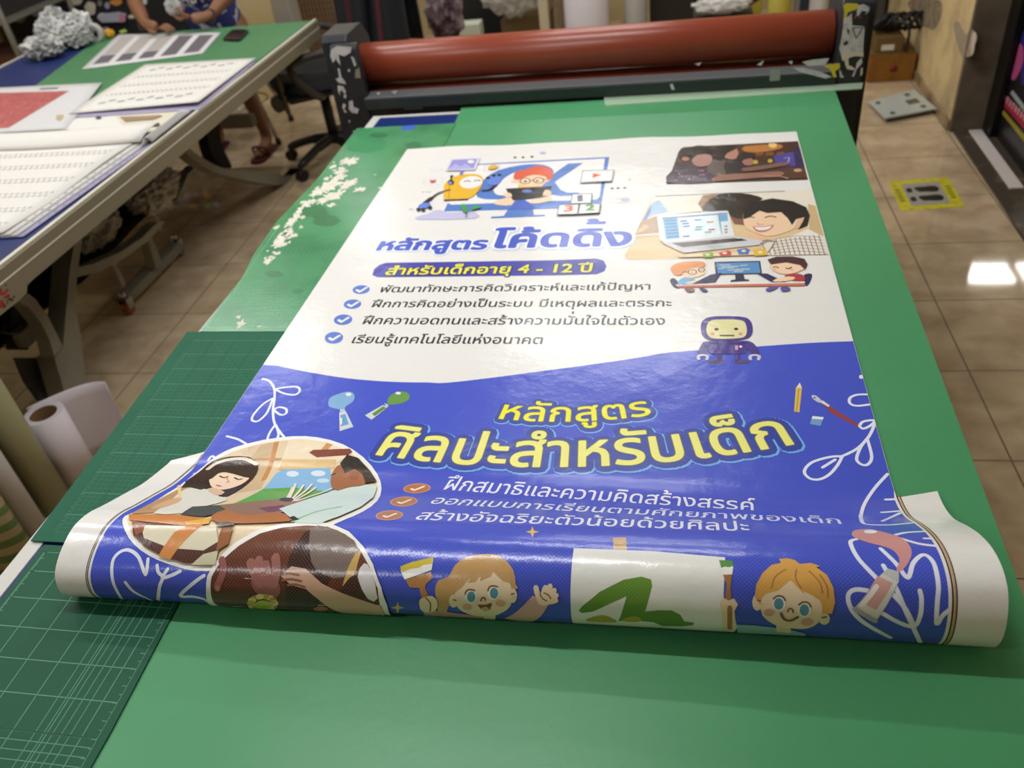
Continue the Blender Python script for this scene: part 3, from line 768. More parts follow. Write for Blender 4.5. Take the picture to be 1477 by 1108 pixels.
def glyph(ch):
    if ch not in _gc:
        o = [] if ch == ' ' else _outline(ch)
        oo = _outline(ch+'ก')
        adv = min(p[0] for q in oo[-_KN:] for p in q)-_KX
        big = max(o, key=lambda q: abs(_area(q))) if o else None
        sg = 1 if (big and _area(big) > 0) else -1
        groups = [[q, []] for q in o if _area(q)*sg > 0]
        for q in o:
            if _area(q)*sg < 0:
                c = [g for g in groups if _inside(q[0], g[0])]
                if c: min(c, key=lambda g: abs(_area(g[0])))[1].append(q)
        _gc[ch] = (groups, adv)
    return _gc[ch]
UPV = 'ิีึืัํ็'; TONE = '่้๊๋์'; LOWV = 'ุู'
def layout(txt):
    x = 0; out = []; base = ''; up = False; minx = None
    for ch in txt:
        g, adv = glyph(ch)
        if ch in UPV or ch in TONE or ch in LOWV:
            dx = -.16 if (base in 'ปฝฟ' and ch not in LOWV) else 0
            dy = 0
            if ch in TONE and up: dy = .30
            if ch in LOWV and base == 'ญ': dy = -.12
            out.append((g, x+dx, dy))
            if ch in UPV: up = True
        else:
            out.append((g, x, 0)); base = ch; up = False
        x += adv
    return out, x
def text(art, txt, a, b, top, fills, mid=None, uv=False, slant=0.0):
    """txt from sight point a to b along its baseline; top = a point at the height of the consonants; fills = [(stroke radius m, colour, du, ds)] from the back to the front"""
    pa, pb = (a, b) if uv else (art.P(a), art.P(b))
    out, wd = layout(txt)
    xs = [p[0]+gx for g, gx, gy in out for o, h in g for p in o]
    x0, x1 = min(xs), max(xs)
    if mid is not None:
        pm = mid if uv else art.P(mid)
    def path(t):
        if mid is None: return pa[0]+(pb[0]-pa[0])*t, pa[1]+(pb[1]-pa[1])*t
        tm = (pm[0]-pa[0])/(pb[0]-pa[0])
        # parabola through three points
        L0 = (t-tm)*(t-1)/((0-tm)*(0-1)); L1 = t*(t-1)/(tm*(tm-1)); L2 = t*(t-tm)/(1*(1-tm))
        return pa[0]+(pb[0]-pa[0])*t, pa[1]*L0+pm[1]*L1+pb[1]*L2
    if uv: hh = top
    else:
        pt = art.P(top); t = (pt[0]-pa[0])/(pb[0]-pa[0]); hh = path(min(1, max(0, t)))[1]-pt[1]
    ky = hh/KH
    def T(p, gx, gy, du=0, ds=0):
        t = (p[0]+gx-x0)/(x1-x0); q = path(t); e = .01
        q1 = path(t+e); q0 = path(t-e); dx, dy = q1[0]-q0[0], q1[1]-q0[1]; l = math.hypot(dx, dy)
        h = (p[1]+gy)*ky
        return q[0]+dy/l*h+du+slant*h, q[1]-dx/l*h+ds
    for r, col, du, ds in fills:
        for g, gx, gy in out:
            for o, hs in g:
                qo = [T(p, gx, gy, du, ds) for p in o]; qh = [[T(p, gx, gy, du, ds) for p in h] for h in hs]
                art.raw(qo, col, qh)
                if r > 0:
                    for lp in [qo]+qh: art.rawline(lp+[lp[0]], 2*r, col, n=8 if r > .004 else 6)
        art.lay += 1
    return art
# ------------------------------------------------------------------ the print
zA = (560, 190, .24374); zB = (880, 180, .24374); zC = (450, 300, .24374); zD = (700, 300, .24374)
zE = (300, 500, .28436); zF = (680, 540, .28436); zG = (1000, 440, .28436); zH = (70, 600, .35207)
zI = (540, 720, .24374); zJ = (840, 740, .25728); zK = (1180, 680, .24364)
def fr(z, p): return (z[0]+p[0]*z[2], z[1]+p[1]*z[2])
WHITE = (236, 234, 232); SKIN = (244, 210, 178); INK = (34, 34, 44)

# blue field below the wave
a = Art('printed_blue_field', 1)
wave = [fr(zE, p) for p in ((325, 92), (500, 128), (700, 160), (900, 177), (1100, 182), (1300, 175))]+[fr(zD, (800, 903)), fr(zD, (1100, 855)), fr(zG, (335, 210)), fr(zG, (600, 192)), fr(zG, (805, 184))]
wq = [us(*p) for p in sm(wave, 5, False)]
wq[0] = (UL0+.0005, wq[0][1]); wq[-1] = (UR0-.0005, wq[-1][1])
# side edges: printed to the cut edge where the sheet lies flat, to a white line beside the border where it curls
a.raw(wq+[(UR0-.0005, SN+.01), (UR0-.004, SN+.03), (UR0-.004, SEND), (UL0+.006, SEND), (UL0+.006, SN+.03), (UL0+.0005, SN+.0)], BLUE)
a.build('solid blue lower half of the banner print')
for u, wd, c in ((UL0-.0012, .0016, (92, 66, 58)), (UL0+.0014, .0016, (92, 66, 58)), (UR0+.0008, .002, (60, 40, 50)), (UR0+.0032, .0016, (206, 150, 60)), (UR0+.0052, .0016, (70, 40, 44))):
    s0 = SN-.02 if u < 0 else SN+.022
    a = Art('printed_border_line', 2, clip=False)
    a.rawline([(u, s0+(SEND-s0)*i/60) for i in range(61)], wd, c, dots=False)
    a.build('thin border line beside the white margin')

# picture: monitor, boy with tablet, waving robot
a = Art('printed_illustration').frame(*zA)
MB_ = (84, 126, 200)
for x, y in ((750, 153), (798, 152), (850, 149), (1325, 336), (1360, 334), (1400, 332)): a.ell((x, y), 10, 5, INK, 12, up=0)
a.lift(); a.ell((915, 127), 20, 9, (188, 186, 214), up=0); a.ell((135, 460), 14, 6, (200, 198, 220), up=0); a.ell((1428, 283), 7, 5, (190, 190, 205), up=0)
a.ell((1400, 402), 26, 9, (196, 194, 226)); a.line([(1345, 412), (1360, 395), (1400, 388), (1425, 398), (1420, 420), (1370, 424), (1345, 415)], .0012, (206, 204, 222), 2)
for x in (208, 228, 247): a.ell((x, 358), 5, 3, (120, 120, 130), 8, up=0)
a.lift()
a.poly([(455, 196), (1308, 150), (1258, 450), (330, 472)], MB_)
a.poly([(462, 202), (1282, 160), (1250, 388), (1236, 402), (375, 433), (352, 424)], WHITE)
a.poly([(520, 370), (560, 290), (650, 230), (780, 200), (880, 193), (950, 208), (980, 235), (960, 262), (900, 235), (800, 228), (720, 255), (660, 300), (622, 345), (645, 375), (690, 380), (690, 400), (600, 402), (545, 395)], MB_, 2)
a.poly([(1065, 190), (1155, 186), (985, 300), (1020, 345), (1060, 362), (1135, 363), (1110, 380), (1020, 384), (960, 374), (900, 330), (950, 270)], MB_)
a.poly([(710, 460), (855, 455), (862, 495), (928, 492), (928, 500), (608, 514), (610, 505), (683, 500)], MB_)
a.line([(700, 462), (868, 456)], .002, (60, 84, 160))
a.poly([(172, 522), (190, 498), (235, 488), (270, 470), (310, 465), (350, 480), (430, 476), (480, 470), (525, 485), (512, 516)], (196, 194, 226), 2)
# boy
a.poly([(770, 318), (910, 318), (925, 345), (765, 350)], (232, 196, 80)); a.poly([(625, 420), (690, 395), (740, 400), (735, 437), (650, 436)], SKIN, 2); a.poly([(830, 424), (890, 388), (960, 386), (972, 405), (900, 425)], SKIN, 2)
a.poly([(728, 440), (760, 406), (802, 402), (850, 438), (860, 458), (735, 462)], (74, 104, 196), 2)
a.poly([(745, 290), (760, 270), (860, 255), (950, 260), (962, 285), (930, 305), (900, 325), (800, 325), (765, 305)], SKIN, 3); a.ell((740, 296), 14, 9, SKIN)
a.poly([(742, 268), (755, 240), (820, 225), (870, 207), (930, 210), (972, 236), (975, 272), (945, 288), (930, 268), (860, 258), (800, 275), (770, 288), (746, 284)], (222, 96, 66), 2)
a.poly([(695, 340), (972, 325), (940, 385), (900, 395), (740, 410), (715, 375)], (38, 40, 46)); a.ell((822, 356), 32, 10, (110, 120, 200))
a.poly([(680, 372), (722, 366), (732, 388), (700, 392)], SKIN, 2); a.poly([(930, 348), (965, 358), (960, 378), (915, 382)], SKIN, 2)
a.ring((810, 295), 30, 17, .0022, INK); a.ring((890, 292), 30, 17, .0022, INK); a.line([(840, 293), (860, 292)], .002, INK); a.line([(918, 288), (950, 283)], .002, INK)
a.ell((812, 299), 8, 4, INK, 10, up=0); a.ell((882, 296), 8, 4, INK, 10)
# robot
a.line([(560, 352), (600, 348), (640, 318)], .010, (36, 38, 46), 3); a.ell((628, 290), 46, 30, (100, 132, 220), rot=-.3)
for x, y in ((592, 278), (625, 264), (657, 261)): a.ell((x, y), 13, 8, (36, 38, 46), 12, up=0)
a.lift(); a.poly([(330, 360), (338, 310), (400, 268), (480, 255), (545, 263), (562, 300), (530, 360), (470, 402), (342, 408)], (232, 182, 52), 3)
a.line([(335, 410), (468, 405)], .007, (36, 38, 46)); a.ell((490, 305), 68, 36, WHITE, 24, rot=-.12)
a.line([(450, 302), (468, 295), (486, 300)], .004, INK, 2, up=0); a.line([(510, 298), (528, 292), (545, 296)], .004, INK, 2)
a.line([(372, 300), (375, 270)], .005, INK); a.ell((376, 268), 10, 5, INK); a.ell((372, 306), 19, 15, (36, 38, 46)); a.ell((368, 309), 11, 8, (130, 150, 230))
a.line([(365, 350), (300, 368), (255, 400)], .007, (36, 38, 46), 3); a.line([(255, 398), (215, 430)], .014, (36, 38, 46)); a.ell((215, 444), 38, 16, (100, 132, 220), rot=-.2)
for x, y in ((180, 466), (208, 468), (248, 455)): a.ell((x, y), 13, 10, (36, 38, 46), 12, up=0)
a.lift(); a.line([(362, 320), (360, 400)], .0015, (170, 120, 30))
# cards
a.poly([(430, 235), (450, 228), (440, 262), (422, 262)], (120, 118, 200)); a.poly([(340, 238), (372, 170), (545, 160), (516, 234)], (216, 214, 234)); a.poly([(352, 233), (382, 174), (527, 168), (505, 225)], (152, 148, 214)); a.poly([(352, 233), (400, 196), (430, 214), (455, 196), (505, 225)], (178, 176, 228)); a.ell((490, 185), 20, 10, WHITE)
a.line([(575, 205), (660, 200), (650, 238), (568, 244)], .0012, (190, 190, 200), closed=True); a.ell((620, 217), 30, 13, (226, 178, 62), rot=-.2)
a.line([(225, 280), (320, 276), (305, 322), (212, 322)], .0012, (206, 204, 222), 2, closed=True); a.poly([(245, 292), (262, 296), (285, 290), (278, 300), (262, 306), (250, 302)], (214, 60, 60), 2); a.line([(250, 230), (285, 218), (320, 232), (280, 245)], .0012, (214, 212, 226), 2, closed=True)
a.poly([(1150, 238), (1338, 233), (1324, 302), (1134, 312)], (150, 156, 160)); a.poly([(1155, 242), (1332, 237), (1320, 298), (1140, 308)], WHITE); a.poly([(1212, 255), (1263, 266), (1209, 284)], (222, 104, 60)); a.ell((1240, 306), 8, 5, (200, 60, 60), 10)
for q, q2 in ((((1088, 378), (1210, 374), (1202, 434), (1078, 437)), ((1094, 382), (1204, 378), (1197, 430), (1084, 433))), (((1010, 443), (1132, 438), (1122, 499), (996, 502)), ((1016, 447), (1126, 442), (1117, 495), (1003, 498))), (((1133, 438), (1259, 435), (1250, 492), (1123, 498)), ((1138, 442), (1253, 439), (1245, 488), (1129, 494)))):
    a.poly(q, (90, 92, 96), up=0); a.lift(); a.poly(q2, WHITE)
text(a, '1', (1126, 422), (1148, 420), (1130, 396), [(.0024, (52, 52, 96), 0, 0)]); text(a, '3', (1042, 484), (1088, 482), (1046, 456), [(.0022, (222, 104, 60), 0, 0)]); text(a, '2', (1170, 478), (1216, 476), (1176, 450), [(.0022, (86, 160, 80), 0, 0)])
a.line([(462, 516), (466, 485), (490, 470)], .0022, (50, 110, 60), 2); a.poly([(430, 445), (455, 440), (472, 470), (462, 490), (440, 476)], (64, 160, 84), 2); a.poly([(486, 474), (505, 452), (555, 452), (515, 470)], (64, 160, 84), 2)
a.build('colour illustration of a boy with a tablet and a waving yellow robot in front of a screen')

# photograph: three children at a computer
def round_photo(pts, n=1): return pts
a = Art('printed_photograph').frame(*zB)
base1 = [(330, 342), (338, 325), (355, 300), (405, 160), (420, 140), (440, 132), (700, 118), (1112, 97), (1172, 327), (700, 342), (350, 353), (336, 352)]
a.poly(base1, (70, 50, 48)); a.poly([(770, 118), (1112, 98), (1135, 185), (960, 225), (780, 205)], (92, 54, 34), grad=((52, 34, 36), (800, 120), (1130, 200)))
a.poly([(795, 128), (1000, 116), (1010, 140), (900, 162), (800, 160)], (186, 122, 62), 2); a.poly([(940, 112), (985, 112), (980, 135), (945, 135)], (240, 196, 120), 2)
a.ell((545, 133), 16, 9, (220, 180, 130)); 
for x0 in (800, 860, 920, 985): a.poly([(x0, 165), (x0+45, 160), (x0+48, 180), (x0+3, 186)], (124, 78, 44), up=0)
a.lift(); a.ell((858, 222), 17, 12, (190, 172, 60), up=0); a.ell((947, 215), 15, 11, (190, 172, 60))
a.poly([(1090, 140), (1124, 140), (1152, 250), (1096, 252)], (48, 40, 84)); a.poly([(968, 186), (1086, 160), (1098, 246), (984, 252)], (76, 68, 150)); a.line([(1030, 200), (1060, 195), (1050, 230)], .004, (150, 150, 210), 2)
a.poly([(1010, 262), (1150, 252), (1168, 315), (1040, 324)], (86, 56, 42)); a.poly([(1085, 268), (1120, 262), (1135, 275), (1100, 282)], (200, 160, 130), 2)
a.poly([(580, 235), (640, 200), (700, 230), (690, 290), (600, 310)], (98, 84, 80), 2); a.poly([(680, 225), (760, 215), (820, 240), (820, 285), (690, 290)], (44, 38, 44), 2)
a.poly([(690, 165), (735, 135), (752, 150), (760, 175), (742, 205), (700, 205), (672, 190)], (180, 128, 112), 2); a.poly([(600, 152), (640, 130), (720, 124), (750, 132), (738, 150), (690, 172), (662, 215), (620, 205), (590, 180)], (36, 27, 28), 2)
a.poly([(780, 210), (835, 200), (848, 225), (838, 242), (795, 240)], (158, 112, 98), 2); a.poly([(750, 190), (790, 165), (840, 170), (860, 195), (795, 208), (768, 228)], (36, 28, 30), 2)
a.poly([(485, 205), (520, 178), (592, 180), (604, 215), (575, 246), (520, 250), (492, 235)], (172, 126, 114), 2); a.poly([(412, 192), (430, 152), (520, 125), (590, 138), (606, 172), (520, 180), (486, 208), (470, 190), (432, 202)], (20, 15, 17), 2); a.ell((446, 206), 22, 13, (168, 116, 100))
a.poly([(335, 346), (368, 272), (440, 225), (500, 245), (600, 290), (632, 318), (600, 346)], (60, 42, 60), 2)
for i in range(22): a.ell((385+RND.random()*200, 265+RND.random()*70), 9, 5, RND.choice([(116, 70, 104), (40, 28, 48), (140, 110, 134)]), 8, up=0)
a.lift(); a.poly([(600, 332), (640, 302), (780, 292), (900, 286), (1000, 280), (1030, 292), (1000, 312), (900, 316), (640, 338)], (150, 108, 92), 2); a.poly([(780, 262), (900, 246), (1000, 230), (1064, 226), (1050, 242), (920, 266), (800, 280)], (128, 92, 82), 2); a.line([(900, 310), (1000, 308), (1050, 322)], .004, (196, 150, 128), 2)
a.build('dark printed photo of three children at a computer')

# photograph: boy with a laptop
a = Art('printed_photograph').frame(*zB)
base2 = [(85, 772), (110, 730), (235, 455), (248, 432), (270, 424), (1035, 393), (1187, 385), (1290, 770), (700, 784), (110, 800), (90, 790)]
a.poly(base2, (224, 196, 150)); a.poly([(240, 450), (262, 424), (1035, 393), (1187, 385), (1262, 662), (1180, 610), (800, 540), (540, 515), (210, 560)], (234, 226, 210)); a.line([(270, 424), (650, 408), (1032, 394)], .004, (128, 108, 98))
a.poly([(1170, 470), (1215, 480), (1265, 660), (1180, 640)], (206, 178, 132)); a.poly([(200, 560), (240, 470), (290, 446), (345, 515), (262, 534)], (156, 188, 222), 1); a.poly([(190, 568), (244, 470), (240, 520), (215, 565)], (110, 130, 180))
a.poly([(185, 572), (280, 540), (540, 512), (545, 620), (290, 645), (150, 655), (165, 610)], (180, 148, 118)); a.poly([(205, 625), (160, 640), (195, 595), (230, 600), (220, 615)], (222, 180, 140), 2); a.poly([(150, 655), (300, 640), (300, 655), (145, 664)], (240, 228, 206))
a.poly([(700, 525), (780, 510), (800, 595), (735, 590)], (128, 84, 66)); a.poly([(520, 470), (550, 420), (640, 410), (580, 450), (556, 520)], (158, 122, 82)); a.poly([(545, 512), (568, 465), (640, 415), (720, 404), (830, 414), (905, 440), (840, 468), (790, 515), (780, 560), (720, 545), (690, 520)], (44, 34, 30), 2)
a.poly([(1092, 605), (1110, 560), (1150, 545), (1168, 565), (1150, 600), (1112, 616)], (226, 184, 150), 2)
a.poly([(788, 560), (830, 535), (900, 512), (1010, 515), (1060, 560), (1085, 595), (1092, 615), (1010, 650), (930, 662), (860, 642), (805, 612)], (240, 204, 170), 2)
a.poly([(788, 505), (835, 462), (960, 438), (1080, 455), (1160, 490), (1182, 540), (1168, 600), (1112, 622), (1140, 575), (1150, 550), (1100, 560), (1076, 596), (1050, 555), (1012, 520), (930, 526), (882, 510), (825, 552), (790, 562)], (30, 27, 28), 1)
a.line([(800, 556), (822, 548), (852, 552)], .004, INK, 2, up=0); a.line([(918, 552), (948, 543), (980, 550)], .004, INK, 2); a.line([(872, 585), (880, 596), (905, 592)], .003, (200, 150, 120), 2)
a.poly([(845, 605), (900, 606), (968, 596), (940, 628), (890, 640), (860, 628)], (196, 110, 100), 2); a.poly([(853, 609), (900, 610), (956, 602), (932, 624), (880, 628)], WHITE, 2)
a.poly([(890, 700), (960, 680), (1060, 668), (1170, 620), (1262, 665), (1290, 770), (920, 776)], (236, 230, 220))
for i in range(12): a.line([(925+i*28, 690-i*3), (950+i*29, 772)], .0022, (140, 122, 104), up=0)
a.lift()
for i in range(6): a.line([(930-i*4+12*i, 690+15*i), (1100, 662+18*i), (1250+6*i, 670+18*i)], .0022, (140, 122, 104), 2, up=0)
a.lift(); a.poly([(890, 705), (930, 690), (985, 690), (960, 735), (930, 770)], (150, 132, 114), 0); a.poly([(905, 715), (930, 700), (970, 698), (945, 740), (930, 760)], (226, 218, 206), 0)
a.poly([(805, 672), (840, 655), (900, 668), (935, 682), (900, 690), (830, 685)], (232, 186, 150), 2)
a.poly([(300, 700), (735, 664), (905, 690), (882, 716), (440, 763), (400, 748)], (206, 206, 210)); a.poly([(362, 706), (738, 676), (806, 690), (430, 730)], (84, 76, 70)); a.poly([(735, 682), (775, 678), (812, 690), (770, 694)], (50, 46, 46)); a.poly([(560, 722), (640, 714), (690, 728), (600, 738)], (190, 190, 196))
a.poly([(276, 550), (286, 542), (690, 514), (700, 520), (737, 664), (330, 702), (296, 690)], (228, 230, 232)); a.poly([(308, 556), (694, 526), (712, 650), (330, 684)], (222, 236, 242)); a.poly([(311, 560), (398, 553), (412, 677), (330, 684)], (130, 182, 218)); a.poly([(308, 556), (694, 526), (696, 534), (310, 564)], (110, 140, 176)); a.poly([(645, 540), (694, 536), (698, 575), (652, 580)], (120, 176, 214))
for i in range(6): a.poly([(322+3*i, 572+19*i), (388+3*i, 566+19*i), (390+3*i, 574+19*i), (324+3*i, 580+19*i)], (86, 140, 190), up=0)
a.lift()
for x, y, c in ((415, 575, (60, 110, 170)), (425, 590, (60, 110, 170)), (430, 606, (70, 120, 180)), (500, 568, (80, 150, 200)), (505, 610, (70, 150, 160)), (570, 580, (226, 130, 70)), (500, 625, (70, 150, 160)), (580, 625, (200, 90, 70)), (560, 640, (90, 160, 180)), (676, 605, (210, 90, 70)), (676, 625, (60, 80, 90)), (678, 640, (210, 90, 70)), (430, 665, (60, 110, 170))):
    a.poly([(x, y), (x+(40 if x < 650 else 18), y-3), (x+(41 if x < 650 else 19), y+4), (x+1, y+7)], c, up=0)
a.lift(); a.line([(640, 535), (660, 650)], .003, (130, 160, 180))
a.poly([(400, 778), (930, 752), (930, 775), (420, 792)], (236, 214, 180)); 
for q, c in ((((545, 770), (595, 758), (612, 768), (608, 792), (558, 794)), (150, 180, 70)), (((640, 766), (700, 750), (718, 762), (715, 780), (655, 784)), (204, 70, 70)), (((748, 748), (806, 736), (826, 748), (818, 775), (762, 776)), (84, 120, 190)), (((843, 752), (895, 738), (925, 748), (926, 780), (855, 784)), (226, 186, 70))): a.poly(q, c)
for x, y in ((578, 778), (678, 768), (790, 755), (888, 762)): a.ell((x, y), 14, 7, (238, 226, 196), 10, up=0)
a.build('printed photo of a smiling boy beside a laptop')

# picture: two boys at a desk with a monitor
a = Art('printed_illustration').frame(*zB)
NV = (48, 44, 86)
a.poly([(355, 918), (378, 908), (405, 935), (412, 970), (380, 965), (360, 940)], NV, 2); a.poly([(1150, 886), (1195, 884), (1190, 920), (1165, 958), (1140, 930)], NV, 2)
a.poly([(617, 812), (888, 806), (900, 885), (625, 892)], (36, 38, 70)); a.poly([(628, 820), (880, 813), (890, 878), (636, 883)], (88, 146, 200))
for i, (x, y, l) in enumerate(((650, 832, 60), (665, 842, 90), (690, 851, 40), (745, 858, 80), (700, 862, 60), (735, 870, 50), (770, 835, 40), (645, 852, 30))): a.line([(x, y), (x+l, y-3)], .003, (226, 222, 190) if i % 2 else (190, 214, 232), up=0)
a.lift(); a.poly([(740, 888), (790, 886), (796, 914), (822, 918), (822, 926), (712, 931), (714, 922), (742, 916)], (36, 38, 70))
a.poly([(385, 948), (1152, 928), (1152, 942), (400, 958)], WHITE); a.poly([(400, 952), (1152, 938), (1150, 958), (405, 968)], (206, 122, 92)); a.line([(400, 964), (1150, 956)], .003, (140, 70, 66))
a.poly([(398, 945), (420, 913), (472, 905), (505, 920), (480, 945)], (120, 176, 216), 2); a.poly([(450, 935), (560, 915), (592, 920), (560, 934), (470, 944)], SKIN, 2); a.poly([(485, 944), (592, 890), (662, 878), (622, 935)], NV); a.poly([(860, 880), (932, 884), (1042, 934), (960, 936)], NV)
a.poly([(430, 880), (470, 852), (555, 846), (560, 885), (505, 906), (445, 906)], SKIN, 3); a.poly([(358, 850), (395, 822), (480, 811), (552, 814), (562, 842), (475, 852), (435, 882), (398, 896), (372, 882)], (232, 152, 92), 2)
a.ring((486, 875), 25, 14, .0022, INK); a.ring((541, 862), 17, 13, .0022, INK); a.ell((486, 876), 4, 3, INK, 8, up=0); a.ell((541, 863), 4, 3, INK, 8); a.line([(430, 876), (462, 874)], .002, INK)
a.poly([(1030, 898), (1080, 884), (1140, 892), (1152, 926), (1082, 926)], (176, 62, 66), 2); a.poly([(960, 928), (1020, 905), (1090, 905), (1080, 922), (1000, 934)], SKIN, 2)
a.poly([(942, 835), (1040, 815), (1125, 835), (1140, 862), (1060, 888), (985, 878)], SKIN, 3); a.ell((1140, 848), 15, 13, SKIN)
a.poly([(930, 802), (985, 785), (1080, 784), (1150, 798), (1168, 830), (1152, 862), (1124, 836), (1042, 820), (952, 832)], (74, 42, 46), 1)
a.line([(965, 850), (980, 845), (996, 852)], .003, INK, 2, up=0); a.line([(1040, 852), (1055, 858), (1072, 848)], .003, INK, 2); a.ell((975, 862), 10, 5, (236, 170, 150), 10, up=0); a.ell((1075, 862), 10, 5, (236, 170, 150), 10)
for q, c in ((((440, 966), (480, 966), (502, 985), (470, 996), (448, 985)), (120, 70, 60)), (((525, 965), (560, 975), (580, 990), (545, 992)), (70, 66, 120)), (((920, 978), (960, 962), (1000, 962), (960, 985), (930, 992)), (96, 90, 160)), (((1010, 965), (1060, 968), (1062, 985), (1015, 992)), (96, 90, 160))): a.poly(q, c, 2)
a.build('illustration of two boys working at a desk with a monitor')

# picture: small violet robot
a = Art('printed_illustration', 4).frame(*zG)
PU = (70, 52, 140); PD = (52, 38, 112)
for q in ([(118, 245), (145, 248), (152, 285), (125, 288)], [(205, 248), (235, 245), (240, 285), (215, 290)]): a.poly(q, PU)
a.poly([(76, 292), (110, 280), (150, 284), (150, 297), (80, 298)], (96, 76, 92), 1); a.poly([(208, 292), (245, 280), (285, 288), (285, 296), (212, 298)], (96, 76, 92), 1)
a.poly([(78, 190), (50, 190), (22, 240), (35, 262), (72, 245), (62, 230)], PU, 2); a.poly([(272, 188), (305, 195), (338, 242), (320, 262), (290, 240)], PU, 2)
a.line([(62, 200), (50, 220)], .003, PD); a.poly([(74, 185), (280, 183), (288, 225), (262, 250), (90, 250), (68, 228)], PU, 1); a.line([(85, 198), (275, 195)], .003, PD)
for x in (48, 310): a.line([(x-20, 278), (x-22, 262), (x, 256), (x+24, 262), (x+20, 278)], .006, (206, 204, 214), 2)
a.poly([(38, 125), (45, 85), (85, 63), (170, 59), (258, 64), (293, 88), (301, 135), (286, 165), (250, 178), (160, 185), (88, 181), (50, 160)], PU, 3); a.poly([(66, 130), (75, 95), (100, 79), (170, 76), (240, 80), (265, 98), (271, 140), (255, 166), (200, 173), (110, 173), (78, 160)], (228, 222, 164), 3)
a.ell((118, 126), 11, 7, INK, 12, up=0); a.ell((217, 125), 11, 7, INK, 12); a.line([(138, 158), (203, 158)], .005, (80, 66, 50)); a.ell((97, 150), 11, 7, (222, 160, 140), 12, up=0); a.ell((240, 150), 11, 7, (222, 160, 140), 12)
a.poly([(210, 210), (228, 208), (226, 232), (212, 232)], (222, 150, 190)); a.ell((240, 215), 8, 6, WHITE, 10)
a.build('illustration of a small violet robot with a pale square face')

# ------------------------------------------------------------------ printed words
HB = (68, 92, 196); RIM = (246, 246, 250); SHD = (196, 212, 236)
a = Art('printed_heading').frame(*zC)
text(a, 'หลักสูตร', (384, 250), (1022, 244), (398, 200), [(.0090, SHD, .002, .003), (.0075, RIM, 0, 0), (.0036, HB, 0, 0)])
a.frame(*zD)
text(a, 'โค้ดดิ้ง', (28, 236), (852, 222), (140, 156), [(.0125, SHD, .002, .004), (.0105, RIM, 0, 0), (.0046, HB, 0, 0)])
a.build('large blue heading in Thai lettering')
a = Art('printed_label_pill').frame(*zC)
pill = [fr(zC, p) for p in ((357, 398), (368, 362), (400, 336), (440, 325))]+[fr(zD, p) for p in ((400, 310), (655, 300), (700, 311), (718, 345), (705, 375), (660, 393), (400, 400))]+[fr(zC, p) for p in ((430, 411), (385, 410))]
a.frame(0, 0, 1).poly(pill, (66, 66, 168))
text(a, 'สำหรับเด็กอายุ 4 - 12 ปี', fr(zC, (432, 396)), fr(zD, (626, 379)), fr(zC, (470, 358)), [(.0048, (48, 46, 110), .001, .001), (.0011, (240, 232, 70), 0, 0)])
a.build('violet pill label with yellow Thai lettering')
for txt, p, q, t, ck in (('พัฒนาทักษะการคิดวิเคราะห์และแก้ปัญหา', fr(zC, (397, 500)), fr(zD, (975, 484)), fr(zC, (405, 469)), (291, 484, 51, 26)), ('ฝึกการคิดอย่างเป็นระบบ มีเหตุผลและตรรกะ', fr(zC, (342, 588)), fr(zD, (1100, 583)), fr(zC, (400, 556)), (240, 570, 52, 28)),
        ('ฝึกความอดทนและสร้างความมั่นใจในตัวเอง', fr(zC, (287, 688)), fr(zD, (1062, 692)), fr(zC, (370, 652)), (184, 662, 55, 31)), ('เรียนรู้เทคโนโลยีแห่งอนาคต', fr(zC, (233, 800)), fr(zD, (333, 805)), fr(zC, (290, 763)), (130, 769, 55, 35))):
    a = Art('printed_text_line').frame(0, 0, 1)
    text(a, txt, p, q, t, [(.0006, (40, 40, 42), 0, 0)]); a.build('line of black Thai lettering')
    a = Art('printed_check_mark').frame(*zC); cx, cy, rx, ry = ck
    a.ell((cx, cy), rx, ry, (92, 124, 206), 28, rot=-.08); a.line([(cx-26, cy+2), (cx-9, cy+13), (cx+33, cy-13)], .0065, WHITE); a.build('white tick in a blue disc')
YE = (240, 236, 130); RB = (118, 176, 236); DB = (50, 68, 164)
a = Art('printed_heading').frame(*zF)
text(a, 'หลักสูตร', (140, 225), (912, 206), (450, 168), [(.0115, RB, .002, .003), (.0100, DB, .001, .0015), (.0022, (110, 110, 60), 0, 0), (.0009, (242, 236, 52), 0, 0)], mid=(470, 240))
a.frame(0, 0, 1)
text(a, 'ศิลปะสำหรับเด็ก', (543, 656), (1144, 641), (850, 636), [(.0155, RB, .003, .004), (.0135, DB, .001, .002), (.0032, (110, 110, 60), 0, 0), (.0016, YE, 0, 0)], mid=(812, 673.5))
a.build('large pale yellow heading in Thai lettering with blue glow rim')
rows = [('ฝึกสมาธิและความคิดสร้างสรรค์', (636, 706), (1089, 736.5), (900, 714)), ('ออกแบบการเรียนตามศักยภาพของเด็ก', (619, 726.5), (1214, 756), None), ('สร้างอัจฉริยะตัวน้อยด้วยศิลปะ', (598, 749.5), (1081, 766.5), None)]
q0 = [(us(*r[1]), us(*r[2])) for r in rows]
hgt = (q0[2][0][1]-q0[0][0][1])/2*.46
for (txt, p, q, t), (pa, pb) in zip(rows, q0):
    a = Art('printed_text_line', 3); text(a, txt, pa, pb, hgt, [(.0003, (232, 234, 246), 0, 0)], uv=True); a.build('line of white Thai lettering')
for cx, cy in ((1060, 720), (993, 787), (920, 857)):
    a = Art('printed_check_mark', 3).frame(*zE); a.ell((cx, cy), 70, 25, (206, 150, 110), 26, rot=-.06); a.ell((cx, cy), 63, 21, (180, 112, 72), 26, rot=-.06); a.line([(cx-28, cy+3), (cx-14, cy+10), (cx+34, cy-9)], .005, (240, 228, 206)); a.build('pale tick in a brown disc')

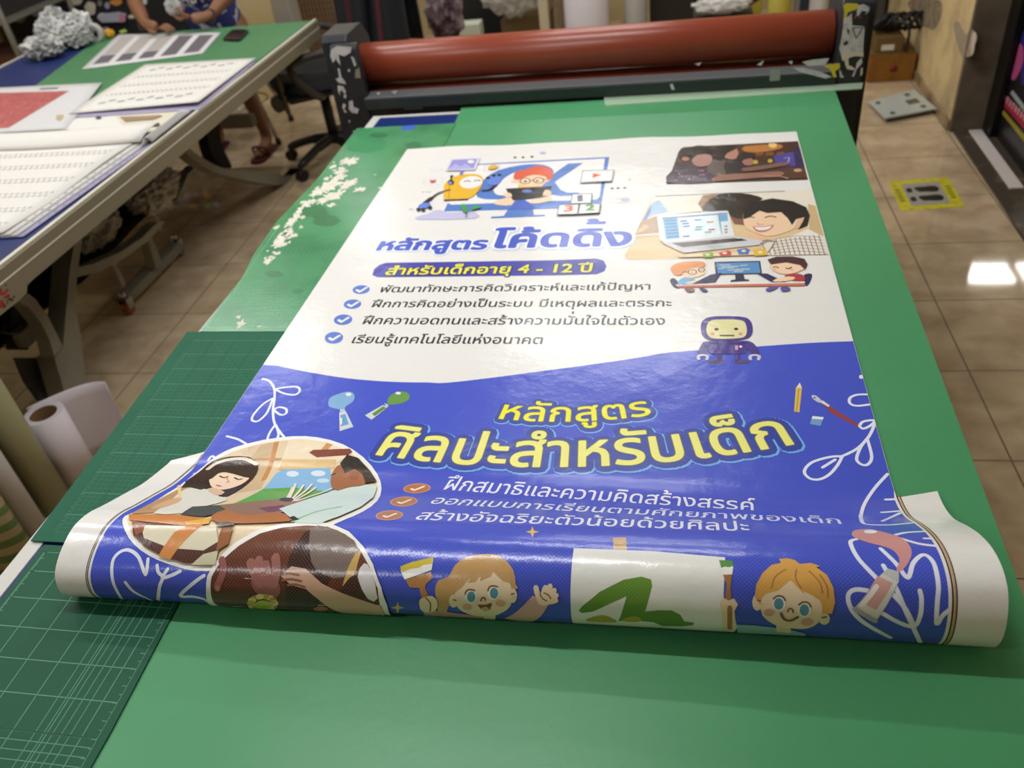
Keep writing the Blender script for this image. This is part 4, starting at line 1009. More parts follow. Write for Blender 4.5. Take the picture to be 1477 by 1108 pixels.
# ------------------------------------------------------------------ leaf doodles and small drawings on the blue
LW = (232, 236, 250)
for q in ([(276, 164), (310, 175), (335, 210), (338, 260), (330, 320), (335, 380), (355, 420), (388, 462)], [(340, 216), (400, 206), (452, 205), (466, 225), (440, 245), (385, 238), (340, 216)], [(330, 262), (280, 292), (232, 345), (224, 374), (255, 378), (300, 335), (330, 262)], [(332, 322), (360, 308), (395, 316), (397, 338), (370, 347), (332, 322)], [(340, 398), (312, 440), (300, 476)], [(346, 400), (358, 440), (352, 466)], [(95, 455), (150, 470), (190, 492), (214, 510)], [(0, 580), (20, 556), (42, 572)]):
    Art('printed_leaf_line', 3).frame(*zE).line(q, .0045, LW, 4, up=0).build('white line of the leaf drawing at the left edge')
Art('printed_leaf_dot', 3).frame(*zG).ell((852, 365), 12, 10, LW, 14, up=0).build()
for q in ([(885, 454), (830, 456), (795, 472), (795, 500), (830, 512), (895, 505)], [(842, 614), (862, 592), (918, 586), (902, 610), (862, 628), (842, 614)], [(922, 600), (890, 668), (830, 730), (745, 772)], [(882, 678), (850, 720), (828, 780), (850, 808), (884, 810), (905, 770), (882, 678)], [(756, 768), (690, 772), (600, 800), (563, 845), (590, 880), (640, 885), (690, 860), (730, 815), (756, 768)], [(655, 825), (720, 785)], [(985, 858), (920, 930), (868, 1010), (850, 1075), (860, 1106)], [(975, 988), (1030, 986)], [(955, 1053), (1050, 1046)], [(958, 1098), (1050, 1056)]):
    Art('printed_leaf_line', 3).frame(*zG).line(q, .0048, LW, 4, up=0).build('white line of the leaf drawing at the right edge')
for q in ([(250, 262), (262, 302), (300, 316), (420, 318), (560, 306)], [(460, 376), (530, 362), (655, 356)], [(490, 398), (600, 430), (716, 444)], [(630, 398), (695, 400)], [(228, 402), (196, 412), (196, 440), (240, 520), (345, 632), (500, 790), (560, 900)], [(370, 458), (460, 545), (530, 630), (562, 545), (615, 496), (658, 510), (692, 565), (712, 680), (705, 780), (702, 902), (740, 850), (798, 806)], [(602, 706), (612, 760), (605, 850), (568, 918), (480, 895), (380, 840)], [(385, 556), (460, 690), (520, 830), (605, 1012)], [(292, 706), (220, 700), (180, 728), (185, 790), (230, 860), (310, 920), (430, 985)]):
    Art('printed_leaf_line', 3).frame(*zK).line(q, .0052, LW, 4, up=0).build('white line of the leaf drawing on the right of the roll')
for q in ([(316, 762), (300, 748), (265, 680), (262, 600), (290, 560), (330, 550), (370, 580), (398, 650), (408, 586)], [(315, 682), (350, 720), (415, 752), (440, 762)], [(445, 612), (450, 640), (468, 662), (455, 700), (448, 766)], [(488, 628), (468, 662), (500, 655), (540, 636)], [(638, 654), (600, 680), (540, 736), (590, 740), (640, 752), (672, 780)]):
    Art('printed_leaf_line', 3).frame(*zH).line(q, .0050, LW, 4, up=0).build('white line of the leaf drawing on the left of the roll')

a = Art('printed_paint_tube', 3).frame(*zE)
a.poly([(610, 290), (622, 258), (680, 235), (725, 231), (743, 250), (735, 280), (700, 303), (688, 322), (662, 318), (620, 308)], (126, 172, 212), 3); a.ell((713, 243), 15, 8, WHITE, 14); a.poly([(670, 320), (694, 318), (698, 332), (670, 334)], (190, 198, 206)); a.poly([(666, 336), (700, 330), (738, 408), (668, 430)], (206, 212, 218)); a.poly([(672, 348), (697, 343), (714, 396), (673, 406)], (104, 160, 206)); a.line([(676, 395), (676, 365)], .003, WHITE)
a.build('light blue paint blob above its tube')
a = Art('printed_paint_tube', 3).frame(*zE)
a.poly([(912, 292), (915, 262), (945, 236), (990, 228), (1020, 242), (1020, 266), (990, 286), (945, 294)], (104, 152, 72), 3); a.ell((965, 237), 14, 7, WHITE, 14); a.poly([(895, 288), (912, 294), (918, 304), (902, 306)], (190, 198, 200)); a.poly([(888, 298), (912, 308), (830, 372), (796, 350)], (210, 214, 206)); a.poly([(888, 304), (906, 312), (846, 354), (832, 342)], (90, 140, 66))
a.build('green paint blob beside its tube')
a = Art('printed_pencil', 3).frame(*zG)
a.poly([(520, 420), (551, 420), (538, 545), (511, 541)], (226, 190, 84)); a.poly([(521, 421), (540, 394), (551, 421)], (236, 226, 196)); a.line([(535, 425), (524, 540)], .0018, (190, 150, 50)); a.build('yellow pencil drawing')
a = Art('printed_paintbrush', 3).frame(*zG)
a.poly([(642, 490), (690, 514), (845, 612), (838, 622), (700, 548)], (156, 62, 56)); a.poly([(642, 494), (655, 484), (692, 510), (686, 518)], (226, 220, 216)); a.poly([(599, 460), (622, 461), (650, 485), (640, 497), (610, 480)], (200, 204, 212), 2); a.ell((615, 472), 6, 4, (60, 60, 80), 8); a.build('red-handled paintbrush drawing')
a = Art('printed_eraser', 3).frame(*zG)
a.poly([(605, 564), (662, 570), (645, 614), (591, 604)], (116, 160, 204)); a.poly([(605, 564), (662, 570), (657, 582), (600, 578)], (236, 238, 242)); a.build('blue and white eraser drawing')
a = Art('printed_paint_tube', 5).frame(*zK)
a.poly([(199, 375), (218, 350), (300, 345), (400, 364), (500, 400), (546, 450), (552, 500), (522, 560), (482, 597), (463, 582), (482, 530), (456, 480), (400, 450), (300, 424), (222, 396)], (206, 146, 146), 3); a.ell((310, 359), 39, 11, (240, 232, 236), 16)
a.poly([(412, 576), (477, 596), (478, 652), (340, 888), (213, 810), (365, 618)], (190, 192, 190)); a.poly([(380, 608), (470, 655), (345, 872), (225, 800)], (212, 214, 208)); a.poly([(350, 620), (442, 662), (342, 820), (252, 772)], (212, 160, 156)); a.line([(345, 682), (258, 792)], .006, (240, 236, 236)); a.line([(216, 812), (338, 884)], .006, (170, 172, 172))
a.build('pink paint squeezed from its tube at the right of the roll')
for (cx, cy), z in (((935, 195), zI), ((138, 642), zI)):
    a = Art('printed_star', 3).frame(*z); r, q = 40, 9
    a.poly([(cx, cy-34), (cx+9, cy-8), (cx+40, cy), (cx+9, cy+8), (cx, cy+34), (cx-9, cy+8), (cx-40, cy), (cx-9, cy-8)], (222, 186, 96)); a.build('small gold four-pointed star')

# ------------------------------------------------------------------ the two photographs on the left of the roll
a = Art('printed_photograph', 4).frame(*zH)
out1 = [(303, 440), (312, 412), (345, 398), (450, 342), (560, 268), (640, 203), (690, 164), (760, 130), (880, 99), (1000, 84), (1100, 88), (1205, 116), (1290, 170), (1348, 240), (1364, 300), (1346, 350), (1290, 392), (1200, 432), (1100, 470), (900, 500), (740, 600), (690, 632), (600, 634), (540, 622), (450, 592), (380, 552), (330, 502)]
a.poly(out1, (240, 238, 234), 2)
a.poly([(330, 410), (405, 375), (490, 326), (560, 278), (640, 210), (700, 172), (800, 131), (900, 110), (1000, 98), (1090, 101), (1185, 126), (1275, 178), (1330, 245), (1347, 295), (1330, 342), (1280, 380), (1190, 420), (1110, 450), (900, 480), (740, 570), (690, 616), (640, 620), (560, 608), (470, 580), (400, 542), (350, 497), (328, 450)], (226, 204, 170), 2)
a.poly([(820, 130), (900, 112), (935, 108), (870, 300), (700, 330)], (206, 178, 140)); a.poly([(925, 108), (945, 106), (892, 262), (870, 268)], (198, 140, 80)); a.poly([(790, 150), (870, 118), (850, 150), (800, 200)], (216, 196, 164)); a.line([(845, 180), (960, 178)], .006, (200, 150, 96))
a.poly([(985, 100), (1090, 101), (1185, 126), (1240, 158), (1150, 210), (940, 215)], (238, 220, 190)); a.poly([(1140, 112), (1165, 118), (1135, 150), (1110, 150)], (206, 150, 90)); a.poly([(1068, 152), (1085, 141), (1235, 136), (1245, 148), (1230, 162), (1100, 172)], (132, 64, 44), 1)
a.poly([(960, 180), (1180, 180), (1170, 215), (940, 222)], (222, 188, 132))
a.poly([(930, 240), (960, 222), (1152, 214), (1170, 300), (1165, 320), (870, 310)], (134, 184, 226)); a.ell((1000, 240), 26, 12, (216, 230, 240), up=0); a.ell((1105, 238), 30, 12, (216, 230, 240), up=0); a.ell((1125, 268), 26, 9, (196, 220, 236))
a.poly([(880, 302), (1000, 296), (1168, 316), (1120, 362), (900, 368), (760, 362), (820, 335)], (92, 166, 62), 1)
a.poly([(560, 270), (600, 245), (650, 260), (640, 300), (560, 310)], (70, 70, 150)); a.poly([(590, 240), (650, 222), (640, 250)], (232, 236, 240)); 
a.poly([(400, 372), (490, 326), (560, 290), (640, 300), (560, 370), (430, 400), (340, 405)], (192, 148, 104))
a.poly([(535, 318), (600, 296), (700, 322), (730, 350), (650, 372), (560, 402), (430, 404), (490, 365)], (226, 222, 212), 2); a.line([(535, 290), (540, 345)], .005, (240, 210, 150)); a.poly([(420, 380), (500, 345), (545, 340), (530, 360), (450, 385)], (216, 172, 136), 2)
a.frame(0, 554, .39093)
a.poly([(668, 386), (700, 355), (745, 320), (785, 287), (850, 270), (920, 272), (952, 300), (946, 335), (912, 372), (868, 402), (826, 421), (800, 412), (802, 394), (770, 386), (740, 394), (700, 384)], (50, 28, 26), 2)
a.poly([(773, 352), (790, 328), (840, 326), (920, 342), (904, 366), (870, 383), (826, 394), (790, 390), (776, 374)], (242, 212, 186), 2); a.poly([(775, 388), (800, 390), (830, 404), (800, 416), (770, 400)], (226, 188, 158), 2)
a.poly([(762, 356), (785, 318), (830, 294), (900, 294), (946, 316), (926, 350), (880, 341), (836, 330), (806, 334), (784, 352)], (44, 26, 24), 2); a.line([(768, 318), (800, 296), (850, 282), (905, 280), (948, 300)], .008, (232, 216, 196), 3)
a.line([(812, 344), (826, 350), (842, 346)], .003, INK, 2, up=0); a.line([(866, 350), (880, 357), (894, 354)], .003, INK, 2); a.line([(800, 378), (815, 382)], .003, (190, 90, 90)); a.line([(838, 352), (846, 366), (836, 368)], .002, (206, 160, 130))
a.frame(*zH)
a.poly([(330, 408), (540, 412), (668, 430), (655, 448), (560, 455), (334, 432)], (204, 130, 66)); a.poly([(540, 412), (590, 378), (700, 372), (830, 360), (850, 372), (720, 402), (640, 418)], (76, 76, 74)); a.poly([(560, 440), (665, 424), (660, 446), (570, 452)], (226, 170, 62))
a.poly([(700, 372), (960, 345), (1110, 350), (980, 400), (760, 420)], (150, 110, 90)); a.poly([(860, 385), (960, 372), (1000, 392), (900, 402)], (120, 60, 80)); 
for x, y, x2, y2 in ((985, 350, 1012, 285), (995, 352, 1045, 290), (1000, 355, 1080, 286), (1010, 355, 1095, 300), (975, 352, 1000, 300), (1020, 355, 1165, 302)): a.line([(x, y), (x2, y2)], .004, (236, 226, 206), up=0)
a.lift(); a.ell((975, 350), 30, 8, (50, 44, 50))
a.poly([(945, 388), (1060, 350), (1170, 312), (1290, 288), (1347, 293), (1330, 342), (1280, 380), (1190, 420), (1110, 450), (1010, 444)], (206, 224, 218), 1); a.line([(1000, 440), (1100, 400), (1200, 380)], .005, (150, 196, 150), 3); a.poly([(970, 430), (1005, 418), (1030, 432), (985, 442)], (40, 38, 44), 1)
a.poly([(668, 418), (730, 392), (800, 414), (950, 404), (985, 425), (985, 440), (800, 448), (690, 442)], (178, 112, 70), 2)
a.poly([(1158, 262), (1172, 225), (1200, 205), (1250, 220), (1292, 240), (1296, 290), (1235, 298), (1185, 314), (1160, 298)], (160, 100, 66), 2); a.poly([(1196, 200), (1225, 165), (1270, 178), (1318, 230), (1346, 275), (1300, 282), (1286, 245), (1255, 225), (1215, 242)], (42, 30, 27), 1); a.ell((1254, 252), 21, 19, (150, 88, 58)); a.line([(1160, 250), (1178, 244)], .003, INK)
a.poly([(345, 440), (560, 458), (690, 462), (700, 540), (660, 610), (560, 604), (470, 576), (400, 540), (352, 494)], (86, 52, 44)); a.poly([(385, 455), (690, 462), (700, 520), (640, 556), (500, 546), (395, 505)], (218, 210, 184), 1); a.poly([(590, 612), (640, 570), (700, 556), (690, 612)], (206, 200, 170), 1); a.poly([(345, 436), (402, 450), (392, 480), (362, 496)], (150, 86, 60)); a.poly([(522, 482), (592, 452), (640, 452), (560, 520), (505, 592), (455, 578)], (206, 136, 72), 0); a.poly([(712, 468), (760, 464), (742, 530), (692, 560)], (150, 92, 54)); a.ell((725, 452), 40, 8, (58, 46, 44))
a.build('printed photo of a girl and a boy painting, in a white rounded frame')
a = Art('printed_photograph', 34).frame(*zH)
a.poly([(650, 700), (655, 655), (672, 625), (702, 585), (770, 522), (860, 473), (960, 449), (1060, 442), (1150, 446), (1232, 480), (1292, 540), (1332, 610), (1366, 700), (1390, 770), (1400, 816), (1200, 810), (900, 796), (690, 784), (658, 762)], (240, 238, 234), 1)
a.poly([(668, 700), (672, 660), (690, 628), (720, 590), (785, 535), (870, 487), (965, 463), (1060, 456), (1145, 461), (1220, 492), (1278, 552), (1318, 620), (1352, 705), (1386, 814), (1100, 806), (900, 796), (704, 784), (678, 755)], (112, 62, 42), 1, grad=((86, 44, 32), (900, 500), (900, 780)))
a.poly([(975, 690), (990, 580), (1055, 480), (1110, 463), (1210, 490), (1180, 640), (1100, 780), (990, 780)], (64, 38, 30), 1); a.poly([(1075, 470), (1145, 463), (1220, 494), (1272, 548), (1215, 660), (1130, 650), (1080, 600)], (122, 106, 98), 2)
a.poly([(1205, 712), (1228, 630), (1262, 565), (1286, 556), (1262, 640), (1225, 712)], (206, 168, 96), 1); a.poly([(1190, 720), (1240, 660), (1290, 640), (1340, 740), (1300, 745)], (70, 40, 34)); a.poly([(1270, 660), (1296, 606), (1325, 636), (1352, 742), (1312, 744)], (224, 218, 220), 2)
a.frame(0, 554, .39093); HP = (160, 104, 96)
a.ell((985, 742), 58, 40, (150, 92, 84), 18, rot=.5)
for q in ([(928, 660), (944, 700), (960, 735)], [(958, 652), (968, 695), (980, 730)], [(984, 668), (990, 705), (1000, 735)], [(1020, 642), (1024, 690), (1015, 735)]): a.line(q, .0125, HP, 3, up=0)
a.lift(); a.line([(805, 745), (830, 690), (822, 650)], .010, (150, 92, 88), 3); a.ell((808, 750), 10, 10, (190, 120, 110))
a.frame(*zH)
a.poly([(955, 655), (1000, 618), (1060, 628), (1125, 685), (1210, 722), (1300, 752), (1366, 772), (1382, 812), (1280, 810), (1110, 745), (1060, 705), (1000, 690)], (214, 172, 146), 1)
for q in ([(958, 652), (985, 645), (1030, 652)], [(962, 672), (1000, 668), (1040, 676)], [(985, 690), (1020, 688), (1055, 698)]): a.line(q, .003, (150, 100, 84), 2, up=0)
a.lift()
for i in range(14):
    t = 2*PI*i/14; a.ell((882+48*math.cos(t), 758+25*math.sin(t)), 17, 11, [(222, 206, 120), (206, 130, 80), (232, 214, 150), (196, 160, 60)][i % 4], 10, up=0)
a.lift(); a.ell((884, 764), 34, 17, (176, 186, 60)); a.ell((1118, 780), 30, 9, (180, 110, 80))
a.build('printed photo of hands working with beads, in a white rounded frame')

# ------------------------------------------------------------------ picture on the front of the roll: girl, canvas, boy
a = Art('printed_canvas', 3).frame(*zJ)
a.poly([(170, 140), (245, 138), (250, 222), (178, 218)], (188, 148, 90)); a.poly([(-48, 198), (400, 216), (800, 250), (792, 440), (784, 664), (400, 646), (0, 626), (-52, 622)], (238, 238, 234))
GRN = (108, 154, 56)
a.poly([(-22, 548), (0, 520), (100, 440), (230, 375), (330, 357), (386, 374), (391, 410), (352, 552), (420, 545), (500, 545), (550, 570), (572, 606), (626, 614), (622, 628), (560, 634), (450, 632), (400, 612), (340, 606), (250, 602), (202, 606), (248, 466), (150, 510), (60, 552), (0, 560)], GRN, 1, grad=((84, 130, 40), (240, 380), (200, 640)))
a.poly([(20, 604), (60, 580), (120, 572), (170, 590), (190, 612)], (178, 164, 50), 2); a.poly([(215, 604), (250, 584), (300, 578), (332, 592), (310, 610)], (178, 164, 50), 2)
a.build('white canvas with a green painted stroke, on a tan stick')
a = Art('printed_illustration', 9).frame(*zI)
HAIR = (200, 158, 102); FACE = (238, 216, 182); TEAL = (86, 146, 166); BR = (130, 84, 56)
a.poly([(185, 478), (335, 430), (346, 468), (308, 500), (300, 522), (332, 592), (285, 597), (268, 525), (210, 522)], (186, 132, 76)); a.poly([(156, 402), (220, 375), (352, 344), (340, 420), (180, 477), (160, 432)], (238, 238, 232)); a.poly([(154, 400), (220, 375), (352, 344), (341, 384), (290, 390), (262, 408), (215, 412), (165, 434)], (214, 190, 62), 1)
a.poly([(290, 652), (400, 660), (640, 690), (640, 712), (300, 690)], (206, 152, 150)); a.poly([(940, 568), (1030, 625), (985, 690), (905, 722), (770, 702), (855, 652)], (222, 170, 166), 1)
a.poly([(360, 540), (380, 480), (440, 460), (480, 390), (560, 340), (680, 328), (760, 350), (822, 420), (836, 500), (820, 545), (480, 600), (430, 664), (378, 664), (372, 600)], HAIR, 2)
a.poly([(646, 670), (720, 672), (716, 708), (646, 704)], FACE); a.ell((470, 600), 27, 38, FACE); a.ell((820, 570), 25, 42, FACE)
a.poly([(476, 580), (500, 500), (600, 440), (720, 430), (800, 490), (816, 580), (798, 640), (720, 682), (640, 690), (550, 672), (490, 632)], FACE, 3)
a.poly([(470, 560), (500, 420), (600, 355), (740, 360), (815, 430), (812, 500), (760, 485), (705, 432), (690, 460), (625, 486), (632, 455), (600, 490), (556, 496), (575, 460), (520, 520)], HAIR, 0)
for x, y in ((573, 573), (708, 552)): a.ell((x, y), 35, 40, (242, 242, 240), 20); a.ell((x+2, y+2), 25, 31, TEAL, 18); a.line([(x-34, y-12), (x-26, y-32), (x-4, y-40), (x+22, y-34)], .0020, BR, 2)
a.ell((550, 632), 28, 18, (222, 168, 140), up=0); a.ell((748, 612), 28, 18, (222, 168, 140)); a.line([(632, 596), (640, 580), (655, 580), (658, 594)], .0020, BR, 2)
a.poly([(612, 618), (655, 620), (697, 610), (686, 646), (657, 656), (630, 642)], (128, 62, 48), 1); a.poly([(632, 638), (660, 630), (684, 638), (672, 652), (645, 652)], (214, 164, 110), 1); a.line([(470, 590), (486, 594)], .0018, BR); a.line([(812, 560), (828, 556)], .0018, BR)
a.poly([(270, 592), (300, 575), (345, 568), (376, 600), (366, 650), (310, 662), (275, 642)], FACE, 2); a.line([(308, 578), (335, 610), (332, 656)], .0018, BR, 2)
for q in ([(958, 522), (966, 555), (980, 590)], [(998, 570), (1014, 522)], [(1018, 565), (1042, 514)], [(1036, 575), (1066, 538)], [(1042, 590), (1078, 566)], [(1040, 604), (1076, 594)]): a.line(q, .0068, FACE, 2, up=0)
a.lift(); a.ell((1008, 592), 44, 32, FACE)
for q in ([(982, 560), (1000, 585), (1022, 596)], [(1006, 552), (1030, 562), (1046, 584)]): a.line(q, .0016, BR, 2, up=0)
a.lift()
a.build('illustration of a girl holding up a wide paintbrush')
a = Art('printed_illustration', 9).frame(*zJ)
BH = (220, 166, 82)
a.poly([(768, 268), (842, 270), (846, 300), (840, 346), (784, 348), (778, 308)], (240, 240, 234)); a.poly([(766, 266), (842, 270), (846, 300), (820, 306), (800, 302), (778, 310)], (90, 146, 66)); a.poly([(788, 347), (838, 347), (830, 420), (836, 490), (800, 488), (808, 400)], (170, 116, 66)); a.poly([(784, 660), (784, 540), (768, 510), (790, 474), (820, 490), (850, 478), (872, 512), (852, 548), (858, 600), (868, 636), (850, 664)], FACE, 1); a.line([(826, 528), (826, 644)], .006, (170, 116, 66))
a.poly([(866, 622), (960, 626), (1090, 640), (1160, 648), (1250, 672), (1250, 684), (870, 668)], (150, 190, 200)); a.poly([(1086, 620), (1168, 630), (1166, 668), (1088, 662)], FACE)
a.ell((980, 500), 28, 45, FACE); a.ell((1355, 590), 32, 32, FACE)
a.poly([(965, 470), (975, 400), (1010, 340), (1060, 295), (1112, 284), (1102, 262), (1150, 258), (1190, 268), (1218, 290), (1280, 284), (1334, 302), (1310, 308), (1370, 350), (1406, 420), (1416, 500), (1398, 562), (1340, 560), (1000, 510)], BH, 1)
a.poly([(1000, 500), (1030, 450), (1165, 380), (1245, 440), (1332, 490), (1342, 560), (1320, 612), (1260, 642), (1180, 642), (1080, 622), (1010, 572)], FACE, 2)
a.poly([(995, 480), (1010, 380), (1080, 310), (1200, 300), (1320, 350), (1380, 450), (1345, 520), (1325, 480), (1248, 398), (1240, 452), (1166, 378), (1100, 432), (1030, 452)], BH, 0)
for q in ([(1060, 420), (1080, 360), (1140, 320)], [(1200, 320), (1195, 370), (1225, 420)], [(1270, 330), (1330, 390), (1345, 450)], [(1330, 350), (1370, 410), (1375, 470)]): a.line(q, .0016, (170, 120, 60), 3, up=0)
a.lift()
for x, y in ((1102, 505), (1245, 538)): a.ell((x, y), 36, 41, (242, 242, 240), 20); a.ell((x-2, y+2), 27, 32, TEAL, 18); a.line([(x-32, y-26), (x-8, y-42), (x+22, y-36), (x+34, y-16)], .0020, BR, 2)
a.ell((1046, 552), 30, 20, (214, 164, 140), up=0); a.ell((1258, 605), 34, 20, (214, 164, 140)); a.line([(1113, 558), (1130, 588), (1165, 597), (1206, 578)], .0032, BR, 4); a.line([(1150, 548), (1158, 532), (1175, 535), (1180, 552)], .0020, BR, 2); a.line([(980, 486), (996, 490)], .0018, BR); a.line([(1342, 580), (1366, 576)], .0018, BR)
a.build('illustration of a smiling fair-haired boy')
bpy.data.objects.remove(_to)
# ------------------------------------------------------------------ second table at the left: a rolling print table with curved legs
LT = .75
M_alu = mat('beige_aluminium', (134, 126, 104), .4, .2); M_alu2 = mat('pale_edge', (214, 208, 192), .35)
M_legp = mat('grey_leg_paint', (136, 132, 116), .45, noise=(6, (120, 116, 102), 4, .4, .7)); M_blk = mat('black_cloth', (20, 20, 24), .8); M_navy = mat('navy_top', (28, 44, 96), .4)
M_chrome = mat('chrome', (190, 190, 190), .2, 1.0)
lt = thing('rolling_table', 'long green-topped rolling table with curved grey legs left of the banner table', 'table', (-2.5, 2.6, 0))
XR, XL, Y0, Y1 = -1.765, -3.24, .3, 4.08
MB().box((XL, Y0, .715), (XR-.012, Y1, .7465)).build('tabletop', M_navy, lt)
MB().box((XR-.012, Y0, .7465), (XR+.0, Y1, .7535), bevel=.002).box((XL, Y0, .7465), (XL+.012, Y1, .7535), bevel=.002).build('edge_trim', M_alu2, lt)
MB().box((XR-.011, Y0, .665), (XR+.006, Y1, .7463), bevel=.003).build('side_rail', M_alu, lt)
MB().box((XL-.004, Y0, .665), (XL+.014, Y1, .7463), bevel=.003).build('side_rail', M_alu2, lt)
MB().box((XL+.015, Y1-.02, .665), (XR-.012, Y1-.0, .7149)).build('end_rail', M_alu, lt)
MB().box((XR+.006, Y0, .712), (XR+.0075, Y1, .716)).build('groove_line', M_alu2, lt)
# green sheet on it, leaving the navy surface bare along the left and near ends
g = [(-1.80, 2.2), (-1.79, 4.065), (-2.96, 4.065), (-2.80, 3.30), (-2.74, 2.2)]
tag(MB().prism([(x, y, .7468) for x, y in g], (0, 0, .0028)).build('cutting_sheet', mat('far_green', (72, 126, 82), .5, noise=(3, (64, 116, 76), 4, .4, .7))), 'plain green cutting sheet on the rolling table at the left', 'cutting mat')
def z5(x, y): return (x*.2708, 280+y*.2708)
def xtrace(pts, x, t, name, m, smooth=0):
    q = [PX(*z5(*p), x) for p in (sm(pts, smooth) if smooth else pts)]
    q = [Vector((x, p.y, max(.0, min(.72, p.z)))) for p in q]
    return MB().prism(q, (-t, 0, 0)).build(name, m, lt)
xtrace([(395, 265), (440, 225), (410, 440), (405, 620), (430, 760), (440, 850), (460, 1000), (480, 1090), (350, 1080), (290, 870), (335, 820), (352, 620), (372, 400)], -2.03, .07, 'leg', M_legp)
xtrace([(150, 530), (190, 560), (260, 660), (310, 760), (335, 812), (290, 866), (262, 770), (215, 680), (150, 600), (95, 570)], -2.0, .05, 'leg_arch', M_legp)
xtrace([(-60, 690), (0, 650), (95, 570), (140, 530), (146, 488), (230, 400), (-60, 560)], -1.99, .05, 'bracket', M_alu)
xtrace([(400, 395), (500, 370), (640, 310), (760, 230), (840, 150), (880, 145), (800, 240), (680, 330), (540, 410), (405, 445)], -2.06, .05, 'basket_bar', M_legp)
xtrace([(785, 240), (812, 232), (866, 372), (832, 396)], -2.22, .04, 'strut', M_legp)
xtrace([(660, 555), (720, 500), (830, 385), (905, 310), (955, 255), (990, 272), (970, 305), (850, 425), (760, 520), (690, 580)], -2.24, .06, 'foot_bar', M_legp)
def caster(x, y, wheel):
    r = bpy.data.objects.new('caster', None); COL.objects.link(r); r.parent = lt; r.location = (x+2.5, y-2.6, 0)
    MB().cyl((x-.014, y, .028), (x+.014, y, .028), .028, n=20).build('wheel', wheel, r)
    MB().box((x-.022, y-.02, .028), (x-.017, y+.02, .075)).box((x+.017, y-.02, .028), (x+.022, y+.02, .075)).cyl((x, y, .07), (x, y, .10), .012, n=10).build('fork', M_chrome, r)
    return r
caster(-2.25, 2.60, mat('orange_wheel', (150, 74, 44), .5)); caster(-2.28, 3.10, mat('grey_wheel', (120, 116, 108), .5))
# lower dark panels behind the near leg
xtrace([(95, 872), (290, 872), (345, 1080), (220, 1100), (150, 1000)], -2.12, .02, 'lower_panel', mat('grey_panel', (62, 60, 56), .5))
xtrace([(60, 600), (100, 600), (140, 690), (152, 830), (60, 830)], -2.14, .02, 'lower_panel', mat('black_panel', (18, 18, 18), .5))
# sagging black catch cloth
def cloth(u, v):
    x = -2.13-.62*u; y = 1.75+1.15*v
    return Vector((x, y, .34+.35*u-.09*math.sin(PI*u)+.012*math.sin(9*v+3*u)))
solid(MB().grid(cloth, 16, 24).build('catch_cloth', M_blk, lt), .003)
# far swooping foot
def z1(x, y): return (x*.2708, y*.2708)
def ytr(pts, y, t, name, m):
    q = [PX(*z1(*p), y) for p in pts]
    q = [Vector((y, p.y, max(.0, min(.72, p.z)))) for p in q]
    return MB().prism(q, (-t, 0, 0)).build(name, m, lt)
ytr(sm([(985, 772), (1040, 815), (1110, 860), (1220, 905), (1340, 905), (1480, 928), (1600, 960), (1610, 980), (1480, 988), (1320, 962), (1160, 922), (1060, 868), (985, 805)], 3), -2.06, .06, 'curved_foot', M_legp)
ytr(sm([(1108, 655), (1150, 630), (1172, 640), (1172, 700), (1185, 780), (1235, 885), (1195, 890), (1130, 825), (1106, 730)], 3), -2.10, .05, 'leg_arch', M_blk)
ytr([(1015, 650), (1075, 620), (1080, 680), (1030, 720)], -2.02, .05, 'bracket', M_blk)
ytr([(940, 1070), (1000, 930), (1045, 880), (1040, 900), (975, 1060)], -2.12, .05, 'strut', M_legp)
for x, y in ((-3.05, 1.9), (-3.05, 3.9)):
    MB().box((x-.03, y-.05, 0), (x+.03, y+.05, .714), bevel=.01).build('leg', M_legp, lt)
MB().box((-3.0, 3.88, .3), (-2.16, 3.94, .36), bevel=.008).build('cross_bar', M_legp, lt)
MB().box((-3.0, 1.92, .3), (-2.10, 1.98, .36), bevel=.008).build('cross_bar', M_legp, lt)
# red and black maker's mark on the side rail bracket
def mark(pts, wd, m, name):
    mb = MB()
    q = [PX(x*.0903, 380+y*.0903, -1.7565) for x, y in pts]
    for a, b in zip(q, q[1:]):
        d = (b-a); n = Vector((0, -d.z, d.y)).normalized()*wd/2
        mb.flat([a-n, b-n, b+n, a+n])
    return mb.build(name, m, lt)
M_redp = mat('red_print', (150, 44, 40), .5); M_blkp = mat('black_print', (50, 46, 40), .5)
MB().prism([Vector((-1.757, p.y, p.z)) for p in (PX(x*.0903, 380+y*.0903, -1.757) for x, y in ((-120, 560), (0, 390), (250, 180), (438, 330), (430, 470), (290, 610), (0, 830), (-120, 900)))], (-.003, 0, 0)).build('rail_plate', M_alu, lt)
mark([(-60, 520), (15, 395), (20, 500), (40, 490), (80, 470), (130, 410)], .006, M_redp, 'red_mark'); mark([(60, 550), (100, 520), (140, 500), (150, 530), (100, 560)], .005, M_redp, 'red_mark'); mark([(-40, 700), (30, 590), (90, 690), (20, 640), (-40, 690), (30, 690), (80, 700)], .005, M_redp, 'red_mark')
mark([(105, 590), (125, 640), (112, 650)], .003, M_blkp, 'black_letter'); mark([(150, 560), (170, 610)], .003, M_blkp, 'black_letter'); mark([(130, 590), (175, 550)], .003, M_blkp, 'black_letter'); mark([(175, 560), (195, 600), (215, 580)], .003, M_blkp, 'black_letter'); mark([(185, 580), (205, 560)], .003, M_blkp, 'black_letter'); mark([(210, 520), (240, 550)], .003, M_blkp, 'black_letter'); mark([(215, 550), (238, 515)], .003, M_blkp, 'black_letter'); mark([(84, 345), (104, 340), (100, 355), (86, 352)], .003, M_blkp, 'black_letter')

